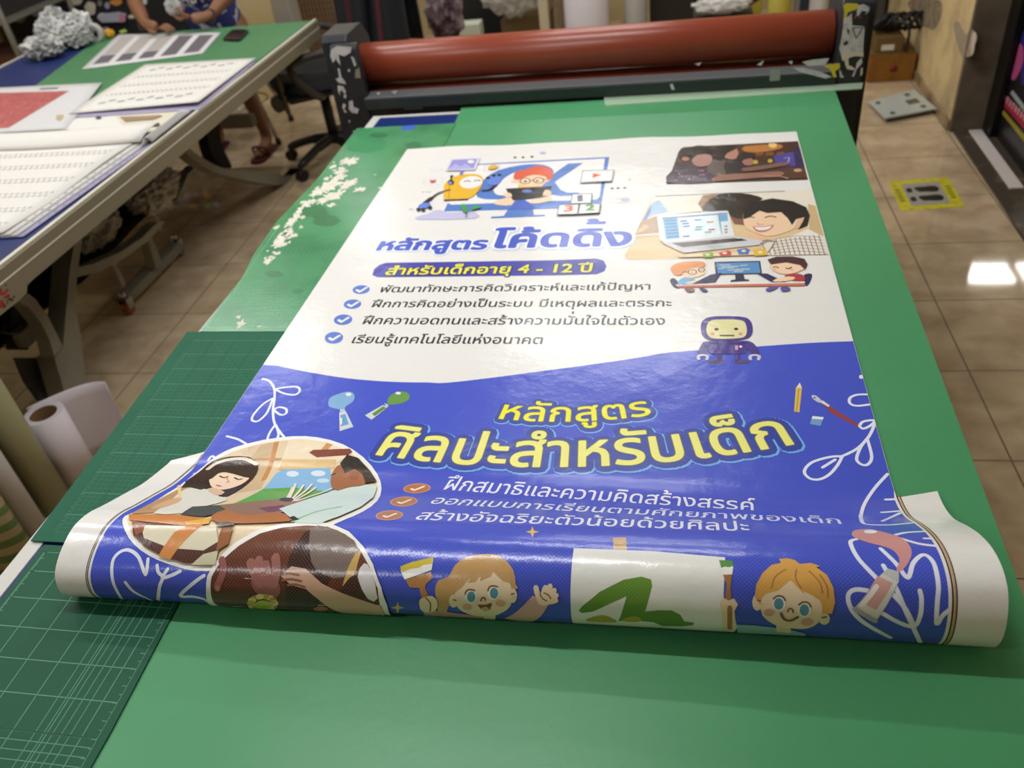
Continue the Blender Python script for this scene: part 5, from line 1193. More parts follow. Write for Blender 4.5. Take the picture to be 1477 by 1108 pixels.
# ------------------------------------------------------------------ paper on the rolling table
M_paper = mat('paper_white', (222, 218, 212), .6); M_paperl = mat('paper_lilac', (170, 162, 192), .6); M_mark = mat('printed_grey', (96, 92, 88), .6); M_paper2 = mat('paper_grey_white', (206, 204, 204), .55)
def sheet3(name, q, z, m, label, cat='paper', group=None, curl=None, nu=10, nv=10, t=.0015):
    """sheet over the four floor-plan corners q (far left, far right, near right, near left) at height z(u, v)"""
    q = [Vector((*p, 0)) for p in q]
    def fn(u, v):
        p = q[0].lerp(q[1], u).lerp(q[3].lerp(q[2], u), v); zz = z(u, v) if callable(z) else z
        return Vector((p.x, p.y, zz))
    o = MB().grid(fn, nu, nv).build(name, m); solid(o, t, 0)
    tag(o, label, cat, group)
    return o, fn
def rowmarks(fn, parent, rows, n, u0, u1, h, w_, m=M_mark, slant=.5):
    for v in rows:
        mb = MB()
        for k in range(n):
            u = u0+(u1-u0)*k/n; a = fn(u, v); e = Vector((0, 0, .0015))
            du = (u1-u0)/n
            for (du0, dv0, l) in ((0, 0, .34), (.42*du, -h*.5, .30)):
                p = [fn(u+du0, v+dv0)+e, fn(u+du0+du*l, v+dv0-h*.2)+e, fn(u+du0+du*l, v+dv0-h*.2-w_)+e, fn(u+du0, v+dv0-w_)+e]
                mb.flat(p)
        mb.build('printed_row', m, parent)
# near stack: a top sheet and three fanned beneath it
qs = [(-2.9, 2.53), (-1.840, 2.50), (-1.872, 1.83), (-2.9, 1.78)]
names = ['topmost printed label sheet of the near stack, rows of small marks', 'second sheet fanned under the near stack with a lilac edge', 'third sheet fanned under the near stack, dark letters on its edge', 'lowest sheet of the near stack along the table edge']
for i in (3, 2, 1):
    dx = .020*i
    o, fn = sheet3('printed_sheet', [(x+(dx if j in (1, 2) else 0), y) for j, (x, y) in enumerate(qs)], (lambda i: (lambda u, v: .7495+.012-.0036*i))(i), [None, M_paper, M_paper2, M_paperl][i], names[i], 'paper', 'stacked sheets at the near end of the rolling table')
    mb = MB()
    for k in range(14):
        v = .15+.055*k; u = .985+.001*i
        mb.flat([fn(u, v)+Vector((0, 0, .001)), fn(u+.007, v)+Vector((0, 0, .001)), fn(u+.007, v+.012*(1+(k % 3))*.5)+Vector((0, 0, .001)), fn(u, v+.012*(1+(k % 3))*.5)+Vector((0, 0, .001))])
    mb.build('edge_print', mat('edge_ink', (120, 114, 134), .6), o)
o, fn = sheet3('printed_sheet', qs, lambda u, v: .7625+.003*math.sin(v*7)*u, M_paper, names[0], 'paper', 'stacked sheets at the near end of the rolling table')
rowmarks(fn, o, [.17+.155*k for k in range(6)], 34, .30, .97, .062, .010)
# folded white sheet lying across
def fold(u, v):
    x = -2.95+1.14*u; a = PI*v
    return Vector((x+.03*math.sin(a)*u, 2.475+.14*v+.012*math.sin(u*7), 7.666e-1+.030*math.sin(a)**.7*(.7+.4*u)))
o = MB().grid(fold, 24, 12).build('folded_sheet', M_paper); solid(o, .0015, 0); tag(o, 'blank white sheet folded over between the two printed stacks', 'paper')
o, fn = sheet3('curled_sheet', [(-1.80, 2.66), (-1.785, 2.80), (-1.780, 2.50), (-1.795, 2.46)], lambda u, v: .757+.03*math.sin(PI*u)*.8, M_paper2, 'small curled grey sheet beside the folded sheet at the table edge', nu=10)
# sheets and offcuts in the middle
o, fn = sheet3('blank_sheet', [(-2.62, 2.93), (-1.80, 2.93), (-1.79, 2.60), (-2.62, 2.60)], .7515, mat('paper_yellowed', (212, 206, 184), .6), 'yellowed blank sheet under the paper scraps in the middle of the stacks')
def scrapm(name, px, z, m, label, group='torn paper scraps between the stacks'):
    q = [PZ(x*.176, 100+y*.176, z) for x, y in px]
    return tag(MB().prism(q, (0, 0, .002)).build(name, m), label, 'paper scrap', group)
scrapm('paper_scrap', sm([(400, 455), (520, 430), (680, 400), (830, 400), (920, 385), (960, 400), (980, 430), (1020, 490), (900, 480), (760, 485), (600, 500), (460, 490)], 2), .7545, M_paper, 'torn white paper scrap with a ragged right edge')
scrapm('paper_scrap', [(985, 392), (1140, 388), (1310, 378), (1330, 385), (1260, 412), (1150, 420), (1030, 432)], .7535, mat('brown_scrap', (150, 124, 100), .7), 'brown paper scrap under the edge of the far stack')
scrapm('paper_scrap', [(465, 380), (520, 376), (522, 402), (490, 428), (462, 415)], .757, mat('tan_scrap', (176, 160, 122), .7), 'small tan scrap at the left corner of the far stack')
scrapm('paper_scrap', [(785, 390), (828, 388), (830, 405), (790, 410)], .7580, mat('dark_scrap', (66, 64, 72), .7), 'tiny dark scrap beside the torn white paper')
# far stack
qf = [(-2.345, 3.45), (-1.80, 3.43), (-1.775, 2.85), (-2.33, 2.84)]
o, fn = sheet3('printed_sheet', [(x+.012, y-.03) for x, y in qf], .7545, M_paperl, 'lower sheet of the far stack, its lilac edge showing', 'paper', 'stacked sheets at the middle of the rolling table')
o, fn = sheet3('printed_sheet', qf, lambda u, v: .7615+.012*u*v, M_paper, 'upper printed sheet of the far stack with rows of small marks', 'paper', 'stacked sheets at the middle of the rolling table')
rowmarks(fn, o, [.33, .52, .70], 22, .10, .93, .055, .012); rowmarks(fn, o, [.17, .86], 5, .14, .9, .07, .02)
# red printed sheet
o, fn = sheet3('printed_sheet', [(-3.10, 3.27), (-2.43, 3.235), (-2.235, 2.68), (-2.9, 2.68)], .757, M_paper2, 'white sheet printed with a red field, at the left of the rolling table')
MB().flat([fn(u, v)+Vector((0, 0, .0012)) for u, v in ((.0, .12), (.80, .17), (.60, .92), (0, .92))]).build('red_field', mat('red_print_field', (164, 78, 78), .6, noise=(60, (186, 110, 106), 3, .45, .7)), o)
MB().flat([fn(u, v)+Vector((0, 0, .0012)) for u, v in ((.56, .07), (.70, .07), (.69, .11), (.55, .11))]).build('caption_mark', M_mark, o)
# striped sheet in front of the seated person
o, fn = sheet3('printed_sheet', [(-2.86, 4.08), (-2.22, 3.96), (-2.14, 3.60), (-2.69, 3.48)], .7525, M_paper2, 'sheet with grey stripes lying in front of the seated person')
mb = MB(); mb2 = MB()
for k in range(5):
    u = .06+.19*k
    if k < 3:
        mb2.flat([fn(a, b)+Vector((0, 0, .0012)) for a, b in ((u, .08), (u+.13, .08), (u+.13, .64), (u, .64))]); mb.flat([fn(a, b)+Vector((0, 0, .0014)) for a, b in ((u, .66), (u+.13, .66), (u+.13, .9), (u, .9))])
    else: mb.flat([fn(a, b)+Vector((0, 0, .0012)) for a, b in ((u, .12), (u+.13, .12), (u+.13, .9), (u, .9))])
mb2.build('pale_stripes', mat('stripe_pale', (168, 160, 156), .6), o); mb.build('dark_stripes', mat('stripe_dark', (98, 92, 98), .6), o)
# phone
ph = thing('smartphone', 'black smartphone lying on the green sheet beside the seated person', 'phone', (-2.12, 3.88, .75))
q = [PZ(x, y, .76) for x, y in sm([(322, 56), (324, 52), (333, 44), (338, 42), (355, 42), (357, 45), (347, 55), (342, 57)], 2)]
MB().prism([(p.x, p.y, .7502) for p in q], (0, 0, .009)).build('body', mat('phone_black', (22, 22, 26), .3), ph)
c = sum(q, Vector())/len(q)
MB().prism([(c.x+(p.x-c.x)*.9, c.y+(p.y-c.y)*.9, .7593) for p in q], (0, 0, .0003)).build('screen', mat('phone_glass', (34, 34, 40), .08), ph)
# silver bags piled on the navy edge
M_silver = mat('silver_film', (186, 186, 182), .35, .1, noise=(9, (120, 122, 120), 4, .4, .7), bump=(16, .9))
def crumple(c, r, sc, m, label, seed, group=None, name='plastic_bag', amp=.28):
    rr = random.Random(seed); bm = bmesh.new(); bmesh.ops.create_icosphere(bm, subdivisions=4, radius=1)
    ph_ = [(Vector((rr.gauss(0, 1), rr.gauss(0, 1), rr.gauss(0, 1))).normalized(), 2+5*rr.random(), rr.random()*6) for _ in range(14)]
    for v in bm.verts:
        d = v.co.normalized(); k = 1
        for n, f, p in ph_: k += amp/3*abs(math.sin(f*d.dot(n)*2+p))-amp/8
        v.co = Vector((d.x*k*r*sc[0], d.y*k*r*sc[1], d.z*k*r*sc[2]))
    for f in bm.faces: f.smooth = False
    zm = min(v.co.z for v in bm.verts)
    for v in bm.verts: v.co += Vector(c)-Vector((0, 0, zm))
    me = bpy.data.meshes.new(name); bm.to_mesh(me); bm.free(); me.materials.append(m)
    o = link(name, me); tag(o, label, 'bag', group); return o
gb = 'crumpled silver bags at the left'
for c, r, sc_, lb, sd in (((-3.05, 3.74, .7475), .055, (1.2, .9, .6), 'crumpled silver film bag nearest on the navy edge of the rolling table', 1), ((-2.965, 3.90, .7475), .045, (1, .9, .7), 'small silver film bag in front of the white tape roll', 2),
        ((-3.10, 3.90, .7475), .055, (.9, .9, .8), 'tall silver film bag in the middle of the pile at the table edge', 3), ((-3.155, 4.03, .7475), .050, (.9, .9, 1.0), 'tallest silver film bag at the back of the pile', 4), ((-3.02, 4.02, .7475), .050, (.9, .8, .85), 'silver film bag at the back of the pile beside the tape roll', 6)):
    crumple(c, r, sc_, M_silver, lb, sd, gb, amp=.42)
crumple((-2.875, 4.03, .7475), .018, (1, 1, .9), mat('ochre_plastic', (196, 150, 34), .5), 'small ochre lump beside the silver bags', 5, None, 'putty_lump')
tag(MB().lathe([(.045, -.014), (.045, .014), (.026, .014), (.026, -.014), (.045, -.014)], (-2.915, 3.975, .793), 28, 'y').build('tape_roll', mat('white_tape', (196, 194, 190), .5)), 'white tape roll standing on its rim beside the silver bags', 'tape')
# ------------------------------------------------------------------ plastic bags under the rolling table
M_film = mat('clear_film', (176, 170, 160), .25, alpha=.95, bump=(40, .6))
crumple((-2.145, 2.90, .325), .075, (.8, 1.5, .8), M_film, 'clear plastic bag bulging at the far end of the black catch cloth', 11, 'plastic bags in the catch cloth')
crumple((-2.21, 2.56, .335), .075, (.8, 1.3, .7), M_film, 'smaller clear plastic bag in the middle of the black catch cloth', 12, 'plastic bags in the catch cloth')

# ------------------------------------------------------------------ rolls standing beside the rolling table
def roll(name, x, y, r, h, m, label, core=None, lean=(0, 0), group='rolls standing between the tables'):
    t = thing(name, label, 'roll', (x, y, 0), group)
    def P(rr, hh, n=32):
        return [Vector((x+lean[0]*hh+rr*math.cos(2*PI*k/n), y+lean[1]*hh+rr*math.sin(2*PI*k/n), hh)) for k in range(n)]
    mb = MB(); rings = [P(r, 0.001), P(r, h)]
    ri = core or r*.35
    rings += [P(ri, h), P(ri, .001)]
    vs = [[mb.bm.verts.new(p) for p in rg] for rg in rings]
    for i in range(4):
        A, B = vs[i], vs[(i+1) % 4]
        for k in range(32):
            f = mb.bm.faces.new((A[k], A[(k+1) % 32], B[(k+1) % 32], B[k])); f.smooth = (i % 2 == 0)
    mb.build('wound_sheet', m, t)
    mc = MB(); rings = [P(ri-.0003, .001), P(ri-.0003, h-.002), P(ri-.004, h-.002), P(ri-.004, .001)]
    vs = [[mc.bm.verts.new(p) for p in rg] for rg in rings]
    for i in range(4):
        A, B = vs[i], vs[(i+1) % 4]
        for k in range(32): f = mc.bm.faces.new((A[k], A[(k+1) % 32], B[(k+1) % 32], B[k])); f.smooth = (i % 2 == 0)
    mc.build('cardboard_core', mat('core_brown', (96, 66, 32), .8), t)
    return t
M_rollw = mat('roll_white', (206, 196, 200), .5)
R1 = roll('vinyl_roll', -1.853, 1.625, .058, .275, M_rollw, 'white vinyl roll with an open brown core, shortest of the standing rolls', .040)
# loose end of that roll
def flap(u, v):
    a = 2.2-1.15*u
    x = -1.925+.15*u; y = 1.645+.17*math.sin(u*PI*.5)**1.0
    return Vector((x, y, .002+.275*v-.03*v*u))
o = MB().grid(flap, 14, 6).build('loose_flap', M_rollw, R1); solid(o, .002, 0)
M_green = mat('pale_green_film', (150, 148, 110), .35)
roll('vinyl_roll', -1.86, 1.505, .048, .64, M_green, 'tall pale green roll standing beside the short white roll', .02)
roll('vinyl_roll', -1.946, 1.585, .034, .62, mat('roll_cream', (186, 178, 160), .5), 'tall cream roll standing behind the pale green roll', .02)
roll('vinyl_roll', -1.885, 1.427, .024, .62, mat('roll_violet', (92, 84, 100), .4), 'thin violet roll standing between the green and the white rolls', .010)
roll('vinyl_roll', -1.84, 1.385, .036, .60, mat('roll_grey_white', (190, 184, 180), .5), 'slim grey-white roll standing beside the tape-wrapped roll', .015)
tp = mat('green_tape_pattern', (150, 148, 104), .45)
nt = tp.node_tree; tc = nt.nodes.new('ShaderNodeTexCoord'); wv = nt.nodes.new('ShaderNodeTexWave'); wv.bands_direction = 'Z'; wv.inputs['Scale'].default_value = 6.5; wv.inputs['Distortion'].default_value = .6
mpn = nt.nodes.new('ShaderNodeMapping'); mpn.inputs['Rotation'].default_value = (.35, 0, 0); nt.links.new(tc.outputs['Object'], mpn.inputs[0]); nt.links.new(mpn.outputs[0], wv.inputs['Vector'])
rp = nt.nodes.new('ShaderNodeValToRGB'); rp.color_ramp.elements[0].position = .45; rp.color_ramp.elements[1].position = .52; rp.color_ramp.elements[0].color = rgb(86, 122, 58); rp.color_ramp.elements[1].color = rgb(170, 156, 118)
nt.links.new(wv.outputs[0], rp.inputs[0]); nt.links.new(rp.outputs[0], nt.nodes['Principled BSDF'].inputs['Base Color'])
roll('tape_wrapped_roll', -1.845, 1.290, .056, .52, tp, 'roll wrapped in green printed tape, nearest of the standing rolls', .02)
# ------------------------------------------------------------------ person sitting at the far end of the rolling table
M_skin = mat('brown_skin', (128, 86, 60), .5); M_shirt = mat('blue_print_shirt', (44, 56, 118), .7, noise=(16, (188, 190, 206), 2, .56, .60)); M_short = mat('dark_shorts', (48, 50, 58), .8); M_hair = mat('black_hair', (20, 17, 16), .5)
def skin_mesh(chains, root, sub=2):
    """chains: lists of (point, radius); first points are merged by nearness"""
    vs = []; es = []; rad = []
    def vid(p):
        for i, q in enumerate(vs):
            if (q-Vector(p)).length < 1e-4: return i
        vs.append(Vector(p)); rad.append(None); return len(vs)-1
    for ch in chains:
        pr = None
        for p, r in ch:
            i = vid(p)
            if rad[i] is None: rad[i] = r if isinstance(r, tuple) else (r, r)
            if pr is not None and pr != i: es.append((pr, i))
            pr = i
    me = bpy.data.meshes.new('tmp'); me.from_pydata([tuple(v) for v in vs], es, [])
    o = bpy.data.objects.new('tmp', me); COL.objects.link(o)
    m = o.modifiers.new('skin', 'SKIN'); m.use_smooth_shade = True
    s = o.modifiers.new('sub', 'SUBSURF'); s.levels = sub; s.render_levels = sub
    for i, d in enumerate(me.skin_vertices[0].data): d.radius = rad[i]; d.use_root = (i == root)
    bpy.context.view_layer.update()
    dg = bpy.context.evaluated_depsgraph_get()
    out = bpy.data.meshes.new_from_object(o.evaluated_get(dg))
    bpy.data.objects.remove(o)
    return out
def join(name, meshes, m, parent):
    bm = bmesh.new()
    for me in meshes: bm.from_mesh(me)
    for f in bm.faces: f.smooth = True
    me = bpy.data.meshes.new(name); bm.to_mesh(me); bm.free(); me.materials.append(m)
    return link(name, me, parent)
pe = thing('person', 'person in a blue printed shirt seated at the rolling table, holding a small silver object', 'person', (-2.55, 4.62, 0))
X = -2.63
pel = (X, 4.70, .56); ch1 = (X, 4.60, .86); ch2 = (X, 4.50, 1.06); nk = (X, 4.43, 1.155)
shR, elR, wrR = (X-.19, 4.48, 1.08), (-2.85, 4.30, .86), (-2.68, 4.07, .795)
shL, elL, wrL = (X+.19, 4.48, 1.08), (-2.27, 4.32, .88), (-2.315, 4.07, .805)
haR, haL = (-2.585, 4.005, .785), (-2.385, 4.00, .815)
body = skin_mesh([[(pel, .13), ((X, 4.67, .70), .13), (ch1, .14), (ch2, .13), (nk, .055), ((X, 4.39, 1.215), .052), ((X, 4.345, 1.27), .080), ((X, 4.335, 1.35), .088), ((X, 4.345, 1.41), .06)],
    [(ch2, .13), (shR, .062), (((shR[0]+elR[0])/2, (shR[1]+elR[1])/2, (shR[2]+elR[2])/2), .050), (elR, .042), (((elR[0]+wrR[0])/2, (elR[1]+wrR[1])/2, (elR[2]+wrR[2])/2+.005), .040), (wrR, .027), (haR, (.034, .020))],
    [(ch2, .13), (shL, .062), (((shL[0]+elL[0])/2, (shL[1]+elL[1])/2, (shL[2]+elL[2])/2), .050), (elL, .042), (((elL[0]+wrL[0])/2, (elL[1]+wrL[1])/2, (elL[2]+wrL[2])/2+.005), .040), (wrL, .027), (haL, (.034, .020))],
    [(pel, .13), ((X+.11, 4.66, .53), .095), ((-2.44, 4.47, .525), .078), ((-2.385, 4.30, .50), .058), ((-2.375, 4.32, .34), .055), ((-2.370, 4.35, .20), .042), ((-2.365, 4.37, .085), .034), ((-2.362, 4.34, .045), .036), ((-2.358, 4.24, .034), .032), ((-2.356, 4.17, .028), .022)],
    [(pel, .13), ((X-.10, 4.66, .53), .095), ((-2.71, 4.48, .525), .078), ((-2.72, 4.32, .50), .058), ((-2.72, 4.36, .34), .055), ((-2.715, 4.42, .20), .042), ((-2.71, 4.46, .085), .034), ((-2.71, 4.43, .045), .036), ((-2.71, 4.33, .034), .032), ((-2.71, 4.26, .028), .022)]], 0)
fing = []
def finger(base, dirs, r=.0085):
    p = Vector(base); ch = [(tuple(p), r*1.05)]
    for d in dirs: p = p+Vector(d); ch.append((tuple(p), r)); r *= .93
    fing.append(skin_mesh([ch], 0))
# right hand lies on the paper, fingers curled forward
for k, l in enumerate((.85, 1.0, 1.06, .95)):
    b = (haR[0]+.030-.003*k, haR[1]-.026+.019*k, haR[2]+.004)
    finger(b, [(.032*l, -.010, .002), (.022*l, -.004, -.012), (.014*l, 0, -.014)])
finger((haR[0]-.03, haR[1]-.02, haR[2]), [(.018, -.026, -.002), (.024, -.012, -.004), (.018, -.002, -.003)], .0095)
# left hand cupped round the silver object
for k, l in enumerate((.9, 1.0, 1.05, .95)):
    b = (haL[0]-.022+.004*k, haL[1]-.030+.019*k, haL[2]+.006)
    finger(b, [(-.028*l, -.004, .010), (-.016*l, .0, .022), (-.002, .002, .020)])
finger((haL[0]+.012, haL[1]-.028, haL[2]+.010), [(-.010, -.020, .022), (-.014, -.002, .024), (-.012, .004, .016)], .0095)
join('body', [body]+fing, M_skin, pe)
shirt = skin_mesh([[((X, 4.71, .52), .15), ((X, 4.66, .70), .165), (ch1, .175), (ch2, .155), ((X, 4.46, 1.13), .09)],
    [(ch2, .150), (shR, .082), ((shR[0]-.05, shR[1]-.06, shR[2]-.09), .074)], [(ch2, .150), (shL, .082), ((shL[0]+.05, shL[1]-.06, shL[2]-.09), .074)]], 0)
join('shirt', [shirt], M_shirt, pe)
shorts = skin_mesh([[((X, 4.71, .55), .148), ((X, 4.70, .60), .146)], [((X, 4.71, .55), .148), ((X+.10, 4.64, .535), .112), ((-2.46, 4.49, .53), .098)], [((X, 4.71, .55), .148), ((X-.10, 4.64, .535), .112), ((-2.70, 4.49, .53), .098)]], 0)
join('shorts', [shorts], M_short, pe)
MB().ball((X, 4.372, 1.372), .100, 3, (.95, 1.05, 1.0)).build('hair', M_hair, pe)
fc = MB()
for s in (-1, 1): fc.ball((X+.033*s, 4.252, 1.335), .010, 2).ball((X+.088*s, 4.345, 1.32), .022, 2, (.4, .8, 1.2))
fc.ball((X, 4.243, 1.305), .015, 2, (.8, 1, 1.2))
fc.build('face_features', mat('face_dark', (110, 72, 52), .5), pe)
MB().box((X-.022, 4.252, 1.268), (X+.022, 4.272, 1.276), bevel=.003).build('mouth', mat('lip', (120, 66, 58), .5), pe)
MB().tube([(wrR[0]-.012+.030*math.cos(t*PI/8), wrR[1]+.004+.020*math.sin(t*PI/8), wrR[2]+.030*math.sin(t*PI/8)) for t in range(16)], .004, 8, closed=True).build('bracelet', M_ink, pe)
MB().tube([(wrL[0]+.006+.030*math.cos(t*PI/8), wrL[1]-.008+.016*math.sin(t*PI/8), wrL[2]+.030*math.sin(t*PI/8)) for t in range(16)], .006, 8, closed=True).build('watch_strap', M_ink, pe)
# white lettering across the shirt front, broken off at the frame's edge
for i, st_ in enumerate(([(0, 0), (0, 1), (.6, 1)], [(0, .5), (.45, .5)], [(1.0, 0), (1.3, 1), (1.6, 0)], [(1.1, .4), (1.5, .4)], [(2.5, .95), (2.1, .95), (2.1, .55), (2.5, .5), (2.5, .05), (2.05, .05)], [(2.9, 1), (3.6, 1)], [(3.25, 1), (3.25, 0)])):
    q = [(X-.08+.052*x, 4.440-.01*y, .80+.055*y) for x, y in st_]
    MB().tube(q, .006, 6).build('shirt_lettering', mat('shirt_white', (226, 226, 230), .7) if i == 0 else bpy.data.materials['shirt_white'], pe)
for s in (0, 1):
    fx, fy = ((-2.357, 4.27), (-2.71, 4.36))[s]
    sp = thing('sandal', ['dark red sandal on the foot nearer the banner table', 'dark red sandal on the foot farther under the rolling table'][s], 'sandal', (fx, fy, 0), 'sandals of the seated person')
    MB().prism([(fx+a, fy+b, .0005) for a, b in sm([(-.040, -.11), (0, -.135), (.040, -.11), (.042, 0), (.034, .12), (0, .14), (-.034, .12), (-.042, 0)], 3)], (0, 0, .014)).build('sole', mat('sandal_red', (84, 30, 38), .5), sp)
    MB().tube(sm([(fx-.044, fy-.02, .012), (fx-.036, fy-.05, .062), (fx, fy-.06, .074), (fx+.036, fy-.05, .062), (fx+.044, fy-.02, .012)], 3, False), .008, 8).build('strap', bpy.data.materials['sandal_red'], sp)
crumple((-2.445, 3.985, .835), .030, (1.0, .8, 1.0), M_silver, 'small crumpled silver packet held in the left hand of the person', 21, None, 'foil_packet')
# steel stool
sl = thing('stool', 'round stool with thin steel legs under the seated person', 'stool', (-2.52, 4.66, 0))
MB().lathe([(0, .40), (.15, .40), (.16, .39), (.16, .375), (0, .375)], (X, 4.66, 0), 32).build('seat', mat('stool_seat', (60, 60, 64), .6), sl)
for fx, fy in ((-2.335, 4.43), (-2.41, 4.82), (-2.78, 4.46), (-2.84, 4.84)):
    tx, ty = X+(fx-X)*.55, 4.66+(fy-4.66)*.55
    lg = MB().tube([(tx, ty, .38), (fx, fy, .03)], .012, 12).build('leg', M_chrome, sl)
    MB().cyl((fx, fy, .0), (fx, fy, .032), .017, n=14).build('rubber_foot', M_ink, lg)
MB().tube([(X+.17*math.cos(k*PI/12), 4.66+.16*math.sin(k*PI/12), .19) for k in range(24)], .006, 8, closed=True).build('foot_ring', M_chrome, sl)

# ------------------------------------------------------------------ office chair with a jacket over its back
oc = thing('office_chair', 'black swivel office chair behind the left end of the laminator', 'chair', (-1.83, 4.25, 0))
M_cb = mat('chair_black', (22, 22, 24), .45); M_cf = mat('chair_fabric', (26, 27, 30), .8)
def seatfn(u, v):
    a = u*2*PI; r = v
    k = (abs(math.cos(a))**4+abs(math.sin(a))**4)**-.25
    return Vector((-1.83+.25*r*k*math.cos(a), 4.25+.25*r*k*math.sin(a), .49-.05*max(0, (r-.8)*5)**2+.012*r))
se = MB().grid(seatfn, 32, 8).build('seat', M_cf, oc)
MB().box((-2.04, 4.04, .40), (-1.62, 4.46, .445), bevel=.02).build('seat_pan', M_cb, oc)
MB().cyl((-1.83, 4.25, .10), (-1.83, 4.25, .40), .028, n=16).build('gas_column', M_cb, oc)
for k in range(5):
    a = 2*PI*k/5-.97; ex, ey = -1.83+.29*math.cos(a), 4.25+.29*math.sin(a)
    MB().tube(sm([(-1.83, 4.25, .13), (-1.83+.15*math.cos(a), 4.25+.15*math.sin(a), .115), (ex, ey, .075)], 4, False), [.026]*4+[.022]*4+[.016], 10).build('base_arm', M_cb if k else mat('arm_glint', (60, 58, 56), .3, .5), oc)
    MB().cyl((ex-.02*math.sin(a), ey+.02*math.cos(a), .03), (ex+.02*math.sin(a), ey-.02*math.cos(a), .03), .03, n=16).cyl((ex, ey, .045), (ex, ey, .08), .010, n=8).build('caster', M_cb, oc)
for s in (-1, 1):
    MB().tube(sm([(-1.83+.20*s, 4.22, .42), (-1.83+.29*s, 4.18, .44), (-1.83+.31*s, 4.10, .53), (-1.83+.30*s, 4.08, .61), (-1.83+.30*s, 4.2, .635), (-1.83+.30*s, 4.38, .625), (-1.83+.27*s, 4.48, .56)], 5, False), .019, 10).build('armrest', mat('arm_grey', (52, 47, 42), .45), oc)
MB().cyl((-1.708, 4.01, .405), (-1.69, 3.985, .405), .042, n=24).build('tilt_knob', mat('knob_grey', (96, 90, 84), .5), oc)
MB().cyl((-1.66, 4.03, .36), (-1.655, 4.03, .63), .011, n=10).build('height_lever', mat('brass_grey', (112, 100, 80), .4, .4), oc)
def backfn(u, v):
    x = -1.83+.44*(u-.5); return Vector((x, 4.52+.06*v+.05*(2*u-1)**2*-1, .58+.48*v))
solid(MB().grid(backfn, 10, 10).build('backrest', M_cf, oc), .05)
MB().tube([(-1.83, 4.46, .41), (-1.83, 4.56, .45), (-1.83, 4.57, .70)], .02, 10).build('back_bar', M_cb, oc)
oc.location = (-1.86, 4.16, 0); oc.rotation_euler = (0, 0, -1.0)
# jacket draped over its backrest
jk = thing('jacket', 'black jacket with dark red stripes draped over the office chair back', 'jacket', (0, 0, 0))
def jfn(u, v):
    x = -.30+.60*u; w_ = .012*math.sin(u*26+v*2)
    if v < .5: k = v/.5; return Vector((x, .215+.055*k-.03*math.sin(u*PI)*(1-k)+w_*(1-k), .46+.64*k))
    k = (v-.5)/.5; return Vector((x, .27+.13*math.sin(k*PI/2)**.6+w_*k, 1.10+.02*math.sin(k*PI)-.5*k*k))
solid(MB().grid(jfn, 40, 28).build('body_cloth', mat('jacket_black', (22, 24, 30), .8), jk), .010)
def stripe(u0, w_):
    def fn(u, v):
        p = jfn(u0+w_*u, v*.5); return p+Vector((0, -.0075, 0))
    return MB().grid(fn, 4, 14).build('red_stripe', mat('jacket_red', (76, 24, 34), .8), jk)
stripe(.27, .06); stripe(.39, .03); stripe(.84, .08)
def slv(u, v):
    a = u*2*PI; return Vector((.345+.045*math.cos(a)+.02*v, .25+.05*math.sin(a), .50+.54*v))
MB().grid(slv, 16, 10).build('sleeve', bpy.data.materials['jacket_black'], jk)
jk.location = (-1.76, 4.07, 0); jk.rotation_euler = (0, 0, -.78)
crumple((-1.30, 4.75, .40), .095, (.8, .7, 1.3), mat('patterned_plastic', (126, 112, 116), .4, noise=(14, (64, 40, 54), 3, .4, .6)), 'crumpled patterned plastic bag beside the hanging jacket', 31)
tag(MB().box((-1.40, 4.62, 0), (-1.18, 4.88, .3995), bevel=.004).build('crate', mat('dim_crate', (70, 62, 50), .8)), 'dim brown crate under the patterned plastic bag', 'box')

# ------------------------------------------------------------------ things along the back wall
tag(MB().box((-1.70, 5.9, 0), (-1.20, 6.5, 1.1), bevel=.006).build('cabinet', mat('cabinet_black', (26, 25, 24), .6)), 'black cabinet standing behind the jacket and the white box', 'cabinet')
tag(MB().box((-1.475, 5.5, .20), (-1.29, 5.62, .325), bevel=.004).build('small_box', mat('pale_box', (190, 194, 172), .6)), 'small pale box on the dark crate before the black cabinet', 'box')
tag(MB().box((-1.55, 5.45, 0), (-1.22, 5.75, .1995), bevel=.004).build('crate', mat('dark_crate', (40, 34, 28), .8)), 'dark crate under the small pale box', 'box')
ct = thing('cardboard_box', 'brown carton under clear plastic wrap behind the roller', 'box', (-1.1, 6.0, 0))
MB().box((-1.20, 5.75, 0), (-.885, 6.3, .27), bevel=.004).build('carton', mat('dark_card', (104, 84, 50), .8), ct)
crumple((-1.08, 5.72, .275), .15, (1.1, .7, .8), mat('wrap_film', (186, 182, 170), .3, alpha=.6, bump=(40, .8)), 'crumpled clear plastic wrap lying on the brown carton', 33)
tag(MB().box((-.905, 5.55, 0), (-.845, 5.62, 1.3), bevel=.004).build('post', mat('cream_post', (190, 178, 148), .6)), 'upright cream post beside the tan board', 'post')
tag(MB().box((-.84, 5.75, 0), (-.62, 5.80, 1.2), bevel=.003).build('board', mat('tan_board', (150, 128, 98), .7, noise=(20, (134, 112, 84), 3, .4, .7))), 'tan cardboard sheet standing behind the white roll', 'board')
def bigroll(name, x, y, r, h, m, label, z0=.001):
    t = thing(name, label, 'roll', (x, y, 0), 'rolls standing along the back wall')
    MB().lathe([(r, z0), (r, h), (r*.4, h), (r*.4, z0), (r, z0)], (x, y, 0), 32).build('wound_sheet', m, t)
    MB().lathe([(r*.4-.001, z0), (r*.4-.001, h-.003), (r*.4-.006, h-.003), (r*.4-.006, z0)], (x, y, 0), 24, closed=True).build('cardboard_core', bpy.data.materials['core_brown'], t)
    return t
def xpx(px, y): return PY(px, 20, y).x
def rpx(a, b, y): return (xpx(b, y)-xpx(a, y))/2
